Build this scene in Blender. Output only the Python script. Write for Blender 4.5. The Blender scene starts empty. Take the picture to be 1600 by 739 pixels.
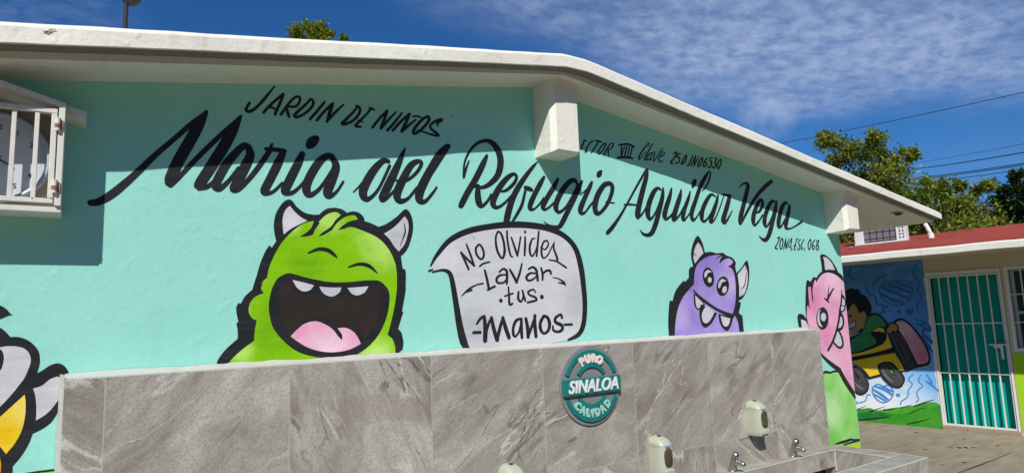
import bpy, bmesh, math, random
from mathutils import Vector, Matrix
from mathutils.geometry import tessellate_polygon, delaunay_2d_cdt
random.seed(7)
SC = bpy.context.scene
COL = SC.collection
rad = math.radians

# ------------------------------------------------------------------ camera
CAM_H = 1.6
cam_d = bpy.data.cameras.new('camera')
cam_d.sensor_width = 36.0
cam_d.lens = 22.8150
cam_d.clip_end = 2000
cam_o = bpy.data.objects.new('camera', cam_d)
COL.objects.link(cam_o)
cam_o.matrix_world = Matrix(((0.832845, -0.041301, -0.551963, 0.0000), (-0.552322, -0.127197, -0.823870, 0.0000), (-0.036181, 0.991017, -0.128747, 1.6000), (0, 0, 0, 1)))
SC.camera = cam_o

# ------------------------------------------------------------------ sky and sun
TO_SUN = Vector((-0.85, -1.0, 1.18)).normalized()
SUN_EL = math.asin(TO_SUN.z)
SUN_AZ = math.atan2(TO_SUN.x, TO_SUN.y)
SC.view_settings.view_transform = 'Standard'
SC.view_settings.look = 'None'
SC.view_settings.exposure = 0.0
SC.view_settings.gamma = 1.0
SC.view_settings.use_curve_mapping = False

sun_d = bpy.data.lights.new('sun', 'SUN')
sun_d.energy = 4.65
sun_d.angle = rad(0.5)
sun_d.color = (1.0, 0.965, 0.905)
sun_o = bpy.data.objects.new('sun', sun_d)
COL.objects.link(sun_o)
sun_o.rotation_euler = TO_SUN.to_track_quat('Z', 'Y').to_euler()
sun_o.location = TO_SUN * 60

W = bpy.data.worlds.new('World')
SC.world = W
W.use_nodes = True


def N(nt, kind, ins=None, **props):
    n = nt.nodes.new('ShaderNode' + kind)
    for k, v in props.items():
        setattr(n, k, v)
    for k, v in (ins or {}).items():
        s = n.inputs[k]
        if isinstance(v, bpy.types.NodeSocket):
            nt.links.new(v, s)
        else:
            s.default_value = v
    return n


def ramp(nt, fac, stops, interp='LINEAR'):
    r = N(nt, 'ValToRGB', {0: fac})
    cr = r.color_ramp
    cr.interpolation = interp
    while len(cr.elements) < len(stops):
        cr.elements.new(0.5)
    for e, (p, c) in zip(cr.elements, stops):
        e.position = p
        e.color = (c[0], c[1], c[2], 1) if not isinstance(c, (int, float)) else (c, c, c, 1)
    return r.outputs[0]


def mth(nt, op, a, b=0.0, c=0.0, clamp=False):
    n = N(nt, 'Math', {0: a, 1: b, 2: c}, operation=op)
    n.use_clamp = clamp
    return n.outputs[0]


def mix(nt, fac, a, b, blend='MIX'):
    n = nt.nodes.new('ShaderNodeMix')
    n.data_type = 'RGBA'
    n.blend_type = blend
    for k, v in ((0, fac), (6, a), (7, b)):
        if isinstance(v, bpy.types.NodeSocket):
            nt.links.new(v, n.inputs[k])
        else:
            n.inputs[k].default_value = v if not isinstance(v, tuple) or len(v) == 4 else (*v, 1)
    return n.outputs[2]


nt = W.node_tree
nt.nodes.clear()
sky = N(nt, 'TexSky', sky_type='NISHITA', sun_disc=False, sun_elevation=SUN_EL, sun_rotation=SUN_AZ)
sky.altitude = 0
sky.air_density = 1.0
sky.dust_density = 0.5
sky.ozone_density = 4.0
tc = N(nt, 'TexCoord')
dirv = N(nt, 'VectorMath', {0: tc.outputs['Generated']}, operation='NORMALIZE').outputs[0]
sep = N(nt, 'SeparateXYZ', {0: dirv})
zz = mth(nt, 'ADD', mth(nt, 'MAXIMUM', sep.outputs[2], 0.0), 0.12)
cl = N(nt, 'CombineXYZ', {0: mth(nt, 'DIVIDE', sep.outputs[0], zz), 1: mth(nt, 'DIVIDE', sep.outputs[1], zz), 2: 0.0}).outputs[0]


def toward(d, lo, hi):
    dp = N(nt, 'VectorMath', {0: dirv, 1: Vector(d).normalized()}, operation='DOT_PRODUCT').outputs['Value']
    return N(nt, 'MapRange', {0: dp, 1: lo, 2: hi}, interpolation_type='SMOOTHSTEP').outputs[0]


rip = N(nt, 'TexNoise', {'Vector': N(nt, 'Mapping', {0: cl, 2: (0, 0, 0.6), 3: (5.5, 7.0, 1)}).outputs[0], 'Scale': 3.0, 'Detail': 8.0, 'Roughness': 0.58, 'Distortion': 0.25}).outputs[0]
big = N(nt, 'TexNoise', {'Vector': cl, 'Scale': 1.1, 'Detail': 5.0, 'Roughness': 0.55}).outputs[0]
alto_gate = N(nt, 'MapRange', {0: mth(nt, 'ADD', mth(nt, 'ADD', sep.outputs[2], mth(nt, 'MULTIPLY', mth(nt, 'SUBTRACT', sep.outputs[0], 0.7), 0.35)), mth(nt, 'MULTIPLY', mth(nt, 'SUBTRACT', big, 0.5), 0.12)), 1: 0.30, 2: 0.375}, interpolation_type='SMOOTHSTEP').outputs[0]
alto_zone = toward((0.8247, 0.4164, 0.3826), math.cos(rad(40)), math.cos(rad(15)))
zone_lump = mth(nt, 'MULTIPLY', mth(nt, 'MULTIPLY', alto_zone, alto_gate), N(nt, 'MapRange', {0: big, 1: 0.25, 2: 0.5}).outputs[0])
alto = mth(nt, 'MULTIPLY', mth(nt, 'ADD', mth(nt, 'MULTIPLY', N(nt, 'MapRange', {0: rip, 1: 0.34, 2: 0.62}).outputs[0], 0.55), 0.45), zone_lump)
puffn = N(nt, 'TexNoise', {'Vector': dirv, 'Scale': 26.0, 'Detail': 6.0, 'Roughness': 0.6}).outputs[0]
puff = mth(nt, 'MULTIPLY', toward((0.7996, 0.5332, 0.2764), math.cos(rad(2.7)), math.cos(rad(0.5))), N(nt, 'MapRange', {0: puffn, 1: 0.3, 2: 0.6}).outputs[0])
wisp = mth(nt, 'MULTIPLY', toward((-0.0789, 0.9170, 0.3909), math.cos(rad(9)), math.cos(rad(1))), N(nt, 'MapRange', {0: rip, 1: 0.35, 2: 0.75}).outputs[0])
low = mth(nt, 'MULTIPLY', N(nt, 'MapRange', {0: sep.outputs[2], 1: 0.30, 2: 0.02}).outputs[0], N(nt, 'MapRange', {0: big, 1: 0.35, 2: 0.75}).outputs[0])
cf = mth(nt, 'ADD', mth(nt, 'MULTIPLY', alto, 0.85), mth(nt, 'MULTIPLY', puff, 0.38))
cf = mth(nt, 'ADD', cf, mth(nt, 'MULTIPLY', wisp, 0.22))
cf = mth(nt, 'ADD', cf, mth(nt, 'MULTIPLY', low, 0.25), 0, True)
skyc = mix(nt, 1.0, sky.outputs[0], (0.27, 0.70, 1.16), 'MULTIPLY')
skyc = mix(nt, cf, skyc, (4.9, 6.2, 9.0))
bg = N(nt, 'Background', {'Color': skyc, 'Strength': 0.075})
nt.links.new(bg.outputs[0], N(nt, 'OutputWorld').inputs[0])

# ------------------------------------------------------------------ materials
MATS = {}


def mat(name, base, rough=0.6, var=0.06, vscale=3.0, bump=0.0, bscale=60.0, metal=0.0, spec=0.4, base2=None, mscale=4.0, dirt=0.0, air=(), streak=0.0, lumps=0.0):
    """painted / plastic / metal surface with soft tonal drift, fine grain, optional second tone and dirt"""
    m = bpy.data.materials.new(name)
    m.use_nodes = True
    t = m.node_tree
    t.nodes.clear()
    g = N(t, 'NewGeometry')
    pos = g.outputs['Position']
    n1 = N(t, 'TexNoise', {'Vector': pos, 'Scale': vscale, 'Detail': 6.0, 'Roughness': 0.6}).outputs[0]
    n2 = N(t, 'TexNoise', {'Vector': pos, 'Scale': 140.0, 'Detail': 3.0}).outputs[0]
    c = (*base, 1)
    if base2 is not None:
        nm = N(t, 'TexNoise', {'Vector': pos, 'Scale': mscale, 'Detail': 7.0, 'Roughness': 0.62, 'Distortion': 0.4}).outputs[0]
        c = mix(t, N(t, 'MapRange', {0: nm, 1: 0.36, 2: 0.64}).outputs[0], c, (*base2, 1))
    if air:      # soft airbrushed blends sprayed round given spots of the wall (x, z, radius, colour)
        oc = N(t, 'SeparateXYZ', {0: N(t, 'TexCoord').outputs['Object']})
        wob = N(t, 'TexNoise', {'Vector': pos, 'Scale': 14.0, 'Detail': 5.0, 'Roughness': 0.65}).outputs[0]
        for ax, az, ar, ac in air:
            d = N(t, 'VectorMath', {0: N(t, 'CombineXYZ', {0: oc.outputs[0], 1: oc.outputs[2], 2: 0.0}).outputs[0], 1: (ax, az, 0)}, operation='DISTANCE').outputs['Value']
            d = mth(t, 'ADD', d, mth(t, 'MULTIPLY', mth(t, 'SUBTRACT', wob, 0.5), ar * 0.9))
            c = mix(t, N(t, 'MapRange', {0: d, 1: ar, 2: ar * 0.15, 3: 0.0, 4: 0.9}, interpolation_type='SMOOTHSTEP').outputs[0], c, (*ac, 1))
    if streak > 0:   # brush drag
        sn = N(t, 'TexNoise', {'Vector': N(t, 'Mapping', {0: pos, 2: (0.0, 0.5, 0.0), 3: (5.0, 5.0, 46.0)}).outputs[0], 'Scale': 1.0, 'Detail': 4.0, 'Roughness': 0.6}).outputs[0]
        c = mix(t, N(t, 'MapRange', {0: sn, 1: 0.42, 2: 0.70, 3: 0.0, 4: streak}).outputs[0], c, (min(1, base[0] * 1.3 + .03), min(1, base[1] * 1.3 + .03), min(1, base[2] * 1.3 + .03), 1))
    c = mix(t, N(t, 'MapRange', {0: n1, 1: 0.3, 2: 0.7, 3: 0.0, 4: min(1.0, var * 2.5)}).outputs[0], c, (base[0] * .72, base[1] * .72, base[2] * .72, 1))
    c = mix(t, N(t, 'MapRange', {0: n2, 1: 0.3, 2: 0.7, 3: 0.0, 4: var}).outputs[0], c, (base[0] * .8, base[1] * .8, base[2] * .8, 1))
    if dirt > 0:
        nd = N(t, 'TexNoise', {'Vector': N(t, 'Mapping', {0: pos, 3: (3.0, 3.0, 0.7)}).outputs[0], 'Scale': 4.0, 'Detail': 9.0, 'Roughness': 0.7}).outputs[0]
        c = mix(t, N(t, 'MapRange', {0: nd, 1: 0.56, 2: 0.78, 3: 0.0, 4: dirt}).outputs[0], c, (0.16, 0.125, 0.085, 1))
    b = N(t, 'BsdfPrincipled', {'Base Color': c, 'Roughness': rough, 'Metallic': metal, 'Specular IOR Level': spec})
    if bump > 0:
        nb = N(t, 'TexNoise', {'Vector': pos, 'Scale': bscale, 'Detail': 5.0, 'Roughness': 0.65}).outputs[0]
        nl = N(t, 'TexNoise', {'Vector': pos, 'Scale': 5.5, 'Detail': 3.0}).outputs[0]
        h = mth(t, 'ADD', nb, mth(t, 'MULTIPLY', nl, 2.0))
        if lumps > 0:   # old plaster: sparse lumps, dents and trowel ridges under the paint
            l1 = N(t, 'TexNoise', {'Vector': pos, 'Scale': 13.0, 'Detail': 2.0}).outputs[0]
            l2 = N(t, 'TexNoise', {'Vector': N(t, 'Mapping', {0: pos, 2: (0, 0.6, 0), 3: (2.0, 2.0, 4.0)}).outputs[0], 'Scale': 1.6, 'Detail': 3.0}).outputs[0]
            h = mth(t, 'ADD', h, mth(t, 'MULTIPLY', N(t, 'MapRange', {0: l1, 1: 0.60, 2: 0.74}).outputs[0], lumps * 2.0))
            h = mth(t, 'ADD', h, mth(t, 'MULTIPLY', N(t, 'MapRange', {0: l2, 1: 0.48, 2: 0.66}).outputs[0], lumps))
        bp = N(t, 'Bump', {'Strength': bump, 'Distance': 0.004, 'Height': h})
        t.links.new(bp.outputs[0], b.inputs['Normal'])
    t.links.new(b.outputs[0], N(t, 'OutputMaterial').inputs[0])
    MATS[name] = m
    return m


WALLB = dict(bump=0.38, bscale=42.0, spec=0.18, lumps=0.28)
AIR = {'green': [(0.699, 1.586, 0.188, (0.15, 0.4, 0.0)), (0.832, 1.874, 0.114, (0.15, 0.4, 0.0)), (1.193, 2.01, 0.198, (0.5, 0.78, 0.17)), (0.55, 1.678, 0.067, (0.5, 0.78, 0.17)), (0.923, 2.087, 0.1, (0.5, 0.78, 0.17)), (0.762, 2.05, 0.062, (0.5, 0.78, 0.17)), (0.613, 1.829, 0.063, (0.5, 0.78, 0.17)), (1.155, 1.474, 0.115, (0.5, 0.78, 0.17)), (0.56, 1.526, 0.076, (0.5, 0.78, 0.17))], 'purple': [(3.452, 1.96, 0.14, (0.25, 0.17, 0.52)), (3.311, 1.81, 0.125, (0.25, 0.17, 0.52)), (3.694, 1.79, 0.146, (0.56, 0.46, 0.74)), (3.18, 1.587, 0.13, (0.5, 0.41, 0.72)), (3.713, 1.943, 0.079, (0.5, 0.4, 0.72))], 'pink': [(4.956, 1.876, 0.246, (0.8, 0.58, 0.69)), (4.658, 1.668, 0.176, (0.68, 0.22, 0.42)), (4.832, 1.177, 0.206, (0.8, 0.5, 0.64)), (4.787, 1.421, 0.151, (0.7, 0.24, 0.44))], 'tongue': [(0.932, 1.507, 0.12, (0.84, 0.62, 0.7)), (0.806, 1.595, 0.061, (0.74, 0.3, 0.47))], 'bubble': [(1.668, 1.547, 0.211, (0.44, 0.45, 0.475)), (2.366, 1.699, 0.211, (0.48, 0.485, 0.51)), (1.532, 1.917, 0.103, (0.66, 0.67, 0.69)), (2.044, 1.946, 0.238, (0.63, 0.645, 0.665))], 'yellow': [(-0.138, 1.355, 0.068, (0.82, 0.66, 0.16)), (-0.196, 1.276, 0.059, (0.76, 0.48, 0.0)), (0.409, 0.819, 0.121, (0.8, 0.56, 0.02))], 'eraser': [(0.723, 1.312, 0.2, (0.72, 0.52, 0.55)), (0.933, 0.917, 0.145, (0.55, 0.15, 0.25))], 'white': [(0.753, 2.055, 0.062, (0.68, 0.68, 0.71)), (1.274, 2.004, 0.084, (0.46, 0.46, 0.5)), (-0.183, 1.533, 0.08, (0.54, 0.54, 0.58)), (-0.075, 1.371, 0.061, (0.46, 0.46, 0.5)), (3.848, 1.812, 0.116, (0.68, 0.68, 0.71))], 'grass': [(4.773, 0.848, 0.201, (0.5, 0.76, 0.4)), (4.963, 1.022, 0.153, (0.42, 0.72, 0.3)), (4.732, 0.619, 0.158, (0.16, 0.55, 0.08))]}
mat('aqua', (0.30, 0.71, 0.62), 0.62, 0.085, 1.7, base2=(0.33, 0.73, 0.64), mscale=2.2, dirt=0.07, **WALLB)
mat('offwhite', (0.80, 0.78, 0.685), 0.65, 0.08, 2.5, bump=0.65, bscale=38.0, dirt=0.30, spec=0.2, lumps=0.4)
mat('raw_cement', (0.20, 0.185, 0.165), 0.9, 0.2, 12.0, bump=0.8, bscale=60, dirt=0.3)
mat('cement_trim', (0.56, 0.55, 0.50), 0.8, 0.12, 9.0, bump=0.6, bscale=70, dirt=0.2)
mat('black', (0.0175, 0.0185, 0.021), 0.5, 0.05, 4.0, streak=0.28, **WALLB)
mat('white', (0.60, 0.60, 0.635), 0.55, 0.05, 4.0, base2=(0.50, 0.50, 0.545), mscale=6.0, air=AIR['white'], streak=0.25, **WALLB)
mat('bubble', (0.56, 0.575, 0.60), 0.55, 0.05, 3.0, base2=(0.62, 0.63, 0.65), mscale=3.0, air=AIR['bubble'], streak=0.25, **WALLB)
mat('green', (0.215, 0.50, 0.0), 0.55, 0.05, 3.0, base2=(0.26, 0.56, 0.004), mscale=5.0, air=AIR['green'], streak=0.25, **WALLB)
mat('lightgreen', (0.46, 0.76, 0.10), 0.55, 0.06, 3.0, base2=(0.34, 0.66, 0.03), mscale=9.0, **WALLB)
mat('mouth', (0.036, 0.026, 0.022), 0.6, 0.2, 5.0, base2=(0.024, 0.02, 0.019), mscale=7.0, **WALLB)
mat('tongue', (0.74, 0.33, 0.49), 0.55, 0.05, 4.0, base2=(0.80, 0.50, 0.63), mscale=7.0, air=AIR['tongue'], streak=0.25, **WALLB)
mat('purple', (0.30, 0.215, 0.58), 0.55, 0.05, 4.0, base2=(0.40, 0.31, 0.66), mscale=6.0, air=AIR['purple'], streak=0.25, **WALLB)
mat('lightpurple', (0.50, 0.38, 0.70), 0.55, 0.05, 4.0, base2=(0.40, 0.30, 0.64), mscale=9.0, **WALLB)
mat('pink', (0.72, 0.27, 0.47), 0.55, 0.05, 4.0, base2=(0.78, 0.46, 0.60), mscale=5.0, air=AIR['pink'], streak=0.25, **WALLB)
mat('yellow', (0.78, 0.53, 0.012), 0.55, 0.05, 4.0, base2=(0.80, 0.60, 0.06), mscale=6.0, air=AIR['yellow'], streak=0.25, **WALLB)
mat('orange', (0.80, 0.40, 0.015), 0.55, 0.05, 4.0, **WALLB)
mat('grass', (0.21, 0.56, 0.10), 0.6, 0.05, 4.0, base2=(0.36, 0.67, 0.25), mscale=5.0, air=AIR['grass'], streak=0.25, **WALLB)
mat('yellowgreen', (0.44, 0.66, 0.02), 0.6, 0.05, 4.0, **WALLB)
mat('paintblue', (0.07, 0.26, 0.66), 0.6, 0.05, 4.0, **WALLB)
mat('darkblue', (0.035, 0.14, 0.42), 0.6, 0.05, 4.0, **WALLB)
mat('fargrass', (0.03, 0.26, 0.02), 0.6, 0.08, 4.0, base2=(0.075, 0.36, 0.03), mscale=4.0, **WALLB)
mat('fargrassdark', (0.012, 0.15, 0.04), 0.6, 0.08, 4.0, base2=(0.03, 0.24, 0.03), mscale=6.0, **WALLB)
mat('fargrasslight', (0.10, 0.42, 0.03), 0.6, 0.08, 4.0, base2=(0.05, 0.30, 0.02), mscale=6.0, **WALLB)
mat('skin', (0.42, 0.245, 0.085), 0.55, 0.05, 4.0, base2=(0.46, 0.28, 0.11), **WALLB)
mat('shirt', (0.035, 0.22, 0.075), 0.6, 0.08, 5.0, base2=(0.07, 0.30, 0.11), mscale=12.0, **WALLB)
mat('rubber', (0.052, 0.054, 0.06), 0.5, 0.08, 5.0, base2=(0.085, 0.088, 0.095), mscale=9.0, **WALLB)
mat('rubberlight', (0.17, 0.175, 0.185), 0.5, 0.08, 5.0, **WALLB)
mat('eraser', (0.58, 0.22, 0.30), 0.55, 0.05, 4.0, base2=(0.66, 0.44, 0.48), mscale=3.0, air=AIR['eraser'], streak=0.25, **WALLB)
mat('beige', (0.58, 0.52, 0.37), 0.7, 0.06, 2.5, **WALLB)
mat('lime', (0.36, 0.62, 0.015), 0.6, 0.06, 3.0, **WALLB)
mat('white_metal', (0.70, 0.685, 0.62), 0.45, 0.05, 6.0, bump=0.2, bscale=40, dirt=0.35)
mat('white_frame', (0.72, 0.71, 0.68), 0.45, 0.04, 6.0, bump=0.15, bscale=40, dirt=0.1)
mat('cream_panel', (0.40, 0.36, 0.28), 0.7, 0.08, 5.0)
mat('rust', (0.23, 0.085, 0.03), 0.85, 0.2, 30.0, bump=0.5, bscale=120, base2=(0.45, 0.36, 0.28), mscale=40.0)
mat('teal_sheet', (0.0, 0.33, 0.27), 0.6, 0.05, 3.0, base2=(0.0, 0.37, 0.305), mscale=2.0, spec=0.12)
mat('aluminium', (0.45, 0.46, 0.48), 0.4, 0.05, 6.0, metal=0.6)
mat('chrome', (0.50, 0.51, 0.50), 0.33, 0.03, 8.0, metal=1.0)
mat('chrome_cap', (0.09, 0.13, 0.22), 0.25, 0.03, 8.0, metal=0.7)
mat('dispenser_plastic', (0.45, 0.47, 0.36), 0.38, 0.04, 6.0, spec=0.5)
mat('dispenser_window', (0.055, 0.047, 0.03), 0.18, 0.1, 20.0, spec=0.5, base2=(0.10, 0.085, 0.05), mscale=30.0)
mat('badge_blue', (0.20, 0.30, 0.55), 0.4, 0.05, 6.0)
mat('sign_grey', (0.21, 0.215, 0.225), 0.55, 0.05, 6.0)
mat('sign_teal', (0.004, 0.165, 0.16), 0.45, 0.06, 9.0, base2=(0.01, 0.20, 0.19), mscale=14.0)
mat('sign_white', (0.76, 0.77, 0.76), 0.5, 0.05, 9.0)
mat('sign_pale_pink', (0.78, 0.64, 0.60), 0.5, 0.05, 9.0, base2=(0.80, 0.75, 0.71), mscale=40.0)
mat('sign_mint', (0.28, 0.60, 0.50), 0.5, 0.05, 9.0)
mat('clock_face', (0.60, 0.63, 0.68), 0.3, 0.02, 4.0)
mat('clock_rim', (0.42, 0.47, 0.56), 0.3, 0.04, 4.0, spec=0.5)
mat('clock_black', (0.02, 0.02, 0.025), 0.5, 0.02, 4.0)
mat('joint_and_shade_black', (0.012, 0.012, 0.012), 0.9, 0.1, 4.0)
mat('lamp_glass', (0.36, 0.34, 0.30), 0.35, 0.05, 4.0)
mat('lamp_dark', (0.03, 0.03, 0.033), 0.5, 0.08, 8.0)
mat('lamp_bowl', (0.14, 0.12, 0.10), 0.6, 0.1, 8.0)
mat('wire', (0.014, 0.014, 0.016), 0.6, 0.05, 4.0)
mat('ac_grille', (0.20, 0.19, 0.19), 0.6, 0.08, 20.0)
mat('ac_white', (0.72, 0.73, 0.73), 0.5, 0.05, 8.0, dirt=0.15)
mat('pvc', (0.72, 0.72, 0.70), 0.45, 0.04, 8.0)
mat('doorstep_tile', (0.36, 0.28, 0.19), 0.6, 0.12, 5.0, bump=0.2)
mat('bark', (0.10, 0.075, 0.05), 0.9, 0.2, 9.0, bump=0.8, bscale=30)
mat('dry_leaf', (0.09, 0.06, 0.03), 0.8, 0.2, 30.0)
mat('pebble', (0.35, 0.28, 0.20), 0.8, 0.2, 30.0)
mat('curtain_grey', (0.16, 0.165, 0.175), 0.8, 0.1, 8.0)


def glass_mat():
    m = bpy.data.materials.new('window_glass')
    m.use_nodes = True
    b = m.node_tree.nodes['Principled BSDF']
    b.inputs['Base Color'].default_value = (0.02, 0.025, 0.028, 1)
    b.inputs['Roughness'].default_value = 0.06
    MATS['window_glass'] = m


glass_mat()


def tile_mat(name, shift):
    """grey-brown porcelain slab, 0.6375 m pitch, each tile with its own veins, pale hairline joints"""
    m = bpy.data.materials.new(name)
    m.use_nodes = True
    t = m.node_tree
    t.nodes.clear()
    g = N(t, 'NewGeometry')
    s = N(t, 'SeparateXYZ', {0: g.outputs['Position']})
    u = mth(t, 'ADD', s.outputs[0], mth(t, 'MULTIPLY', s.outputs[1], 0.83))
    v = mth(t, 'ADD', s.outputs[2], s.outputs[1])
    P_ = 0.6375
    tu = mth(t, 'DIVIDE', mth(t, 'SUBTRACT', u, 0.091 + 2.75 * 0.83 + shift), P_)
    tv = mth(t, 'DIVIDE', mth(t, 'SUBTRACT', v, 0.8135 + 2.75), 0.6435)
    iu = mth(t, 'FLOOR', tu)
    iv = mth(t, 'FLOOR', tv)
    rnd = N(t, 'TexWhiteNoise', {'Vector': N(t, 'CombineXYZ', {0: iu, 1: iv, 2: 3.7}).outputs[0]}, noise_dimensions='3D')
    rs = N(t, 'SeparateColor', {0: rnd.outputs['Color']})
    uv = N(t, 'CombineXYZ', {0: mth(t, 'ADD', u, mth(t, 'MULTIPLY', rs.outputs[0], 37.0)), 1: mth(t, 'ADD', v, mth(t, 'MULTIPLY', rs.outputs[1], 23.0)), 2: 0.0}).outputs[0]
    ang = mth(t, 'ADD', mth(t, 'MULTIPLY', rs.outputs[2], 1.5), 0.35)
    ang = mth(t, 'MULTIPLY', ang, mth(t, 'SUBTRACT', mth(t, 'MULTIPLY', mth(t, 'GREATER_THAN', rs.outputs[0], 0.42), -2.0), -1.0))
    rot = N(t, 'VectorRotate', {'Vector': uv, 'Angle': ang}, rotation_type='Z_AXIS').outputs[0]
    st = N(t, 'Mapping', {0: rot, 3: (0.9, 1.6, 1)}).outputs[0]
    fine = N(t, 'Mapping', {0: rot, 3: (1.2, 6.0, 1)}).outputs[0]
    n1 = N(t, 'TexNoise', {'Vector': st, 'Scale': 2.3, 'Detail': 12.0, 'Roughness': 0.66, 'Distortion': 1.1}).outputs[0]
    n2 = N(t, 'TexNoise', {'Vector': st, 'Scale': 1.25, 'Detail': 6.0, 'Roughness': 0.6, 'Distortion': 0.8}).outputs[0]
    n3 = N(t, 'TexNoise', {'Vector': fine, 'Scale': 3.0, 'Detail': 9.0, 'Roughness': 0.62, 'Distortion': 0.3}).outputs[0]
    grain = N(t, 'TexNoise', {'Vector': g.outputs['Position'], 'Scale': 190.0, 'Detail': 5.0, 'Roughness': 0.75}).outputs[0]
    c = ramp(t, n1, [(0.32, (0.205, 0.178, 0.148)), (0.44, (0.345, 0.318, 0.275)), (0.55, (0.43, 0.41, 0.365)), (0.68, (0.57, 0.545, 0.495))])
    c = mix(t, N(t, 'MapRange', {0: n2, 1: 0.53, 2: 0.57, 3: 0.0, 4: 0.42}).outputs[0], c, (0.285, 0.225, 0.18, 1))
    c = mix(t, N(t, 'MapRange', {0: rs.outputs[1], 1: 0.0, 2: 1.0, 3: 0.0, 4: 0.30}).outputs[0], c, (0.25, 0.24, 0.222, 1))
    c = mix(t, N(t, 'MapRange', {0: n3, 1: 0.53, 2: 0.66, 3: 0.0, 4: 0.38}).outputs[0], c, (0.56, 0.54, 0.49, 1))
    c = mix(t, N(t, 'MapRange', {0: n3, 1: 0.46, 2: 0.34, 3: 0.0, 4: 0.32}).outputs[0], c, (0.18, 0.155, 0.13, 1))
    for sc, off, wid, colr, k in ((0.9, 9, 0.0060, (0.64, 0.60, 0.53, 1), 0.85), (1.6, 21, 0.0045, (0.60, 0.56, 0.50, 1), 0.7), (1.2, 33, 0.0042, (0.10, 0.085, 0.07, 1), 0.8), (0.7, 47, 0.0030, (0.11, 0.095, 0.08, 1), 0.7)):
        nv = N(t, 'TexNoise', {'Vector': N(t, 'Mapping', {0: rot, 1: (off, 4, 0), 3: (0.45, 1.7, 1)}).outputs[0], 'Scale': sc, 'Detail': 7.0, 'Roughness': 0.5, 'Distortion': 0.35}).outputs[0]
        line = N(t, 'MapRange', {0: mth(t, 'ABSOLUTE', mth(t, 'SUBTRACT', nv, 0.5)), 1: wid, 2: wid * 0.25}).outputs[0]
        gate = N(t, 'MapRange', {0: N(t, 'TexNoise', {'Vector': rot, 'Scale': 2.6, 'Detail': 2.0}).outputs[0], 1: 0.46, 2: 0.56}).outputs[0]
        c = mix(t, mth(t, 'MULTIPLY', mth(t, 'MULTIPLY', line, k), gate), c, colr)
    c = mix(t, N(t, 'MapRange', {0: grain, 1: 0.46, 2: 0.62, 3: 0.0, 4: 0.62}).outputs[0], c, (0.16, 0.142, 0.118, 1))
    for q, w in ((tu, 0.0030), (tv, 0.0026)):
        f = mth(t, 'ABSOLUTE', mth(t, 'SUBTRACT', mth(t, 'FRACT', q), 0.5))
        c = mix(t, mth(t, 'MULTIPLY', mth(t, 'GREATER_THAN', f, 0.5 - w), 0.6), c, (0.50, 0.47, 0.42, 1))
    b = N(t, 'BsdfPrincipled', {'Base Color': c, 'Roughness': 0.55, 'Specular IOR Level': 0.35})
    bp = N(t, 'Bump', {'Strength': 0.18, 'Distance': 0.002, 'Height': mth(t, 'ADD', grain, n1)})
    t.links.new(bp.outputs[0], b.inputs['Normal'])
    t.links.new(b.outputs[0], N(t, 'OutputMaterial').inputs[0])
    MATS[name] = m


tile_mat('porcelain', 0.0)


def ground_mat():
    m = bpy.data.materials.new('yard_concrete')
    m.use_nodes = True
    t = m.node_tree
    t.nodes.clear()
    pos = N(t, 'NewGeometry').outputs['Position']
    n1 = N(t, 'TexNoise', {'Vector': pos, 'Scale': 0.7, 'Detail': 9.0, 'Roughness': 0.68}).outputs[0]
    n2 = N(t, 'TexNoise', {'Vector': N(t, 'Mapping', {0: pos, 2: (0, 0, 0.9), 3: (1.2, 5.0, 1)}).outputs[0], 'Scale': 2.2, 'Detail': 8.0, 'Roughness': 0.7}).outputs[0]
    n3 = N(t, 'TexNoise', {'Vector': pos, 'Scale': 5.0, 'Detail': 8.0, 'Roughness': 0.75}).outputs[0]
    gr = N(t, 'TexNoise', {'Vector': pos, 'Scale': 120.0, 'Detail': 3.0}).outputs[0]
    c = ramp(t, n1, [(0.3, (0.255, 0.215, 0.155)), (0.5, (0.335, 0.29, 0.22)), (0.72, (0.40, 0.35, 0.27))])
    c = mix(t, N(t, 'MapRange', {0: n2, 1: 0.40, 2: 0.66, 3: 0.0, 4: 0.75}).outputs[0], c, (0.20, 0.155, 0.105, 1))
    c = mix(t, N(t, 'MapRange', {0: n3, 1: 0.60, 2: 0.68, 3: 0.0, 4: 0.8}).outputs[0], c, (0.12, 0.09, 0.06, 1))
    c = mix(t, N(t, 'MapRange', {0: gr, 1: 0.35, 2: 0.65, 3: 0.0, 4: 0.3}).outputs[0], c, (0.22, 0.18, 0.13, 1))
    b = N(t, 'BsdfPrincipled', {'Base Color': c, 'Roughness': 0.85, 'Specular IOR Level': 0.25})
    bp = N(t, 'Bump', {'Strength': 0.5, 'Distance': 0.004, 'Height': mth(t, 'ADD', gr, mth(t, 'MULTIPLY', n3, 3.0))})
    t.links.new(bp.outputs[0], b.inputs['Normal'])
    t.links.new(b.outputs[0], N(t, 'OutputMaterial').inputs[0])
    MATS['yard_concrete'] = m


ground_mat()


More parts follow.
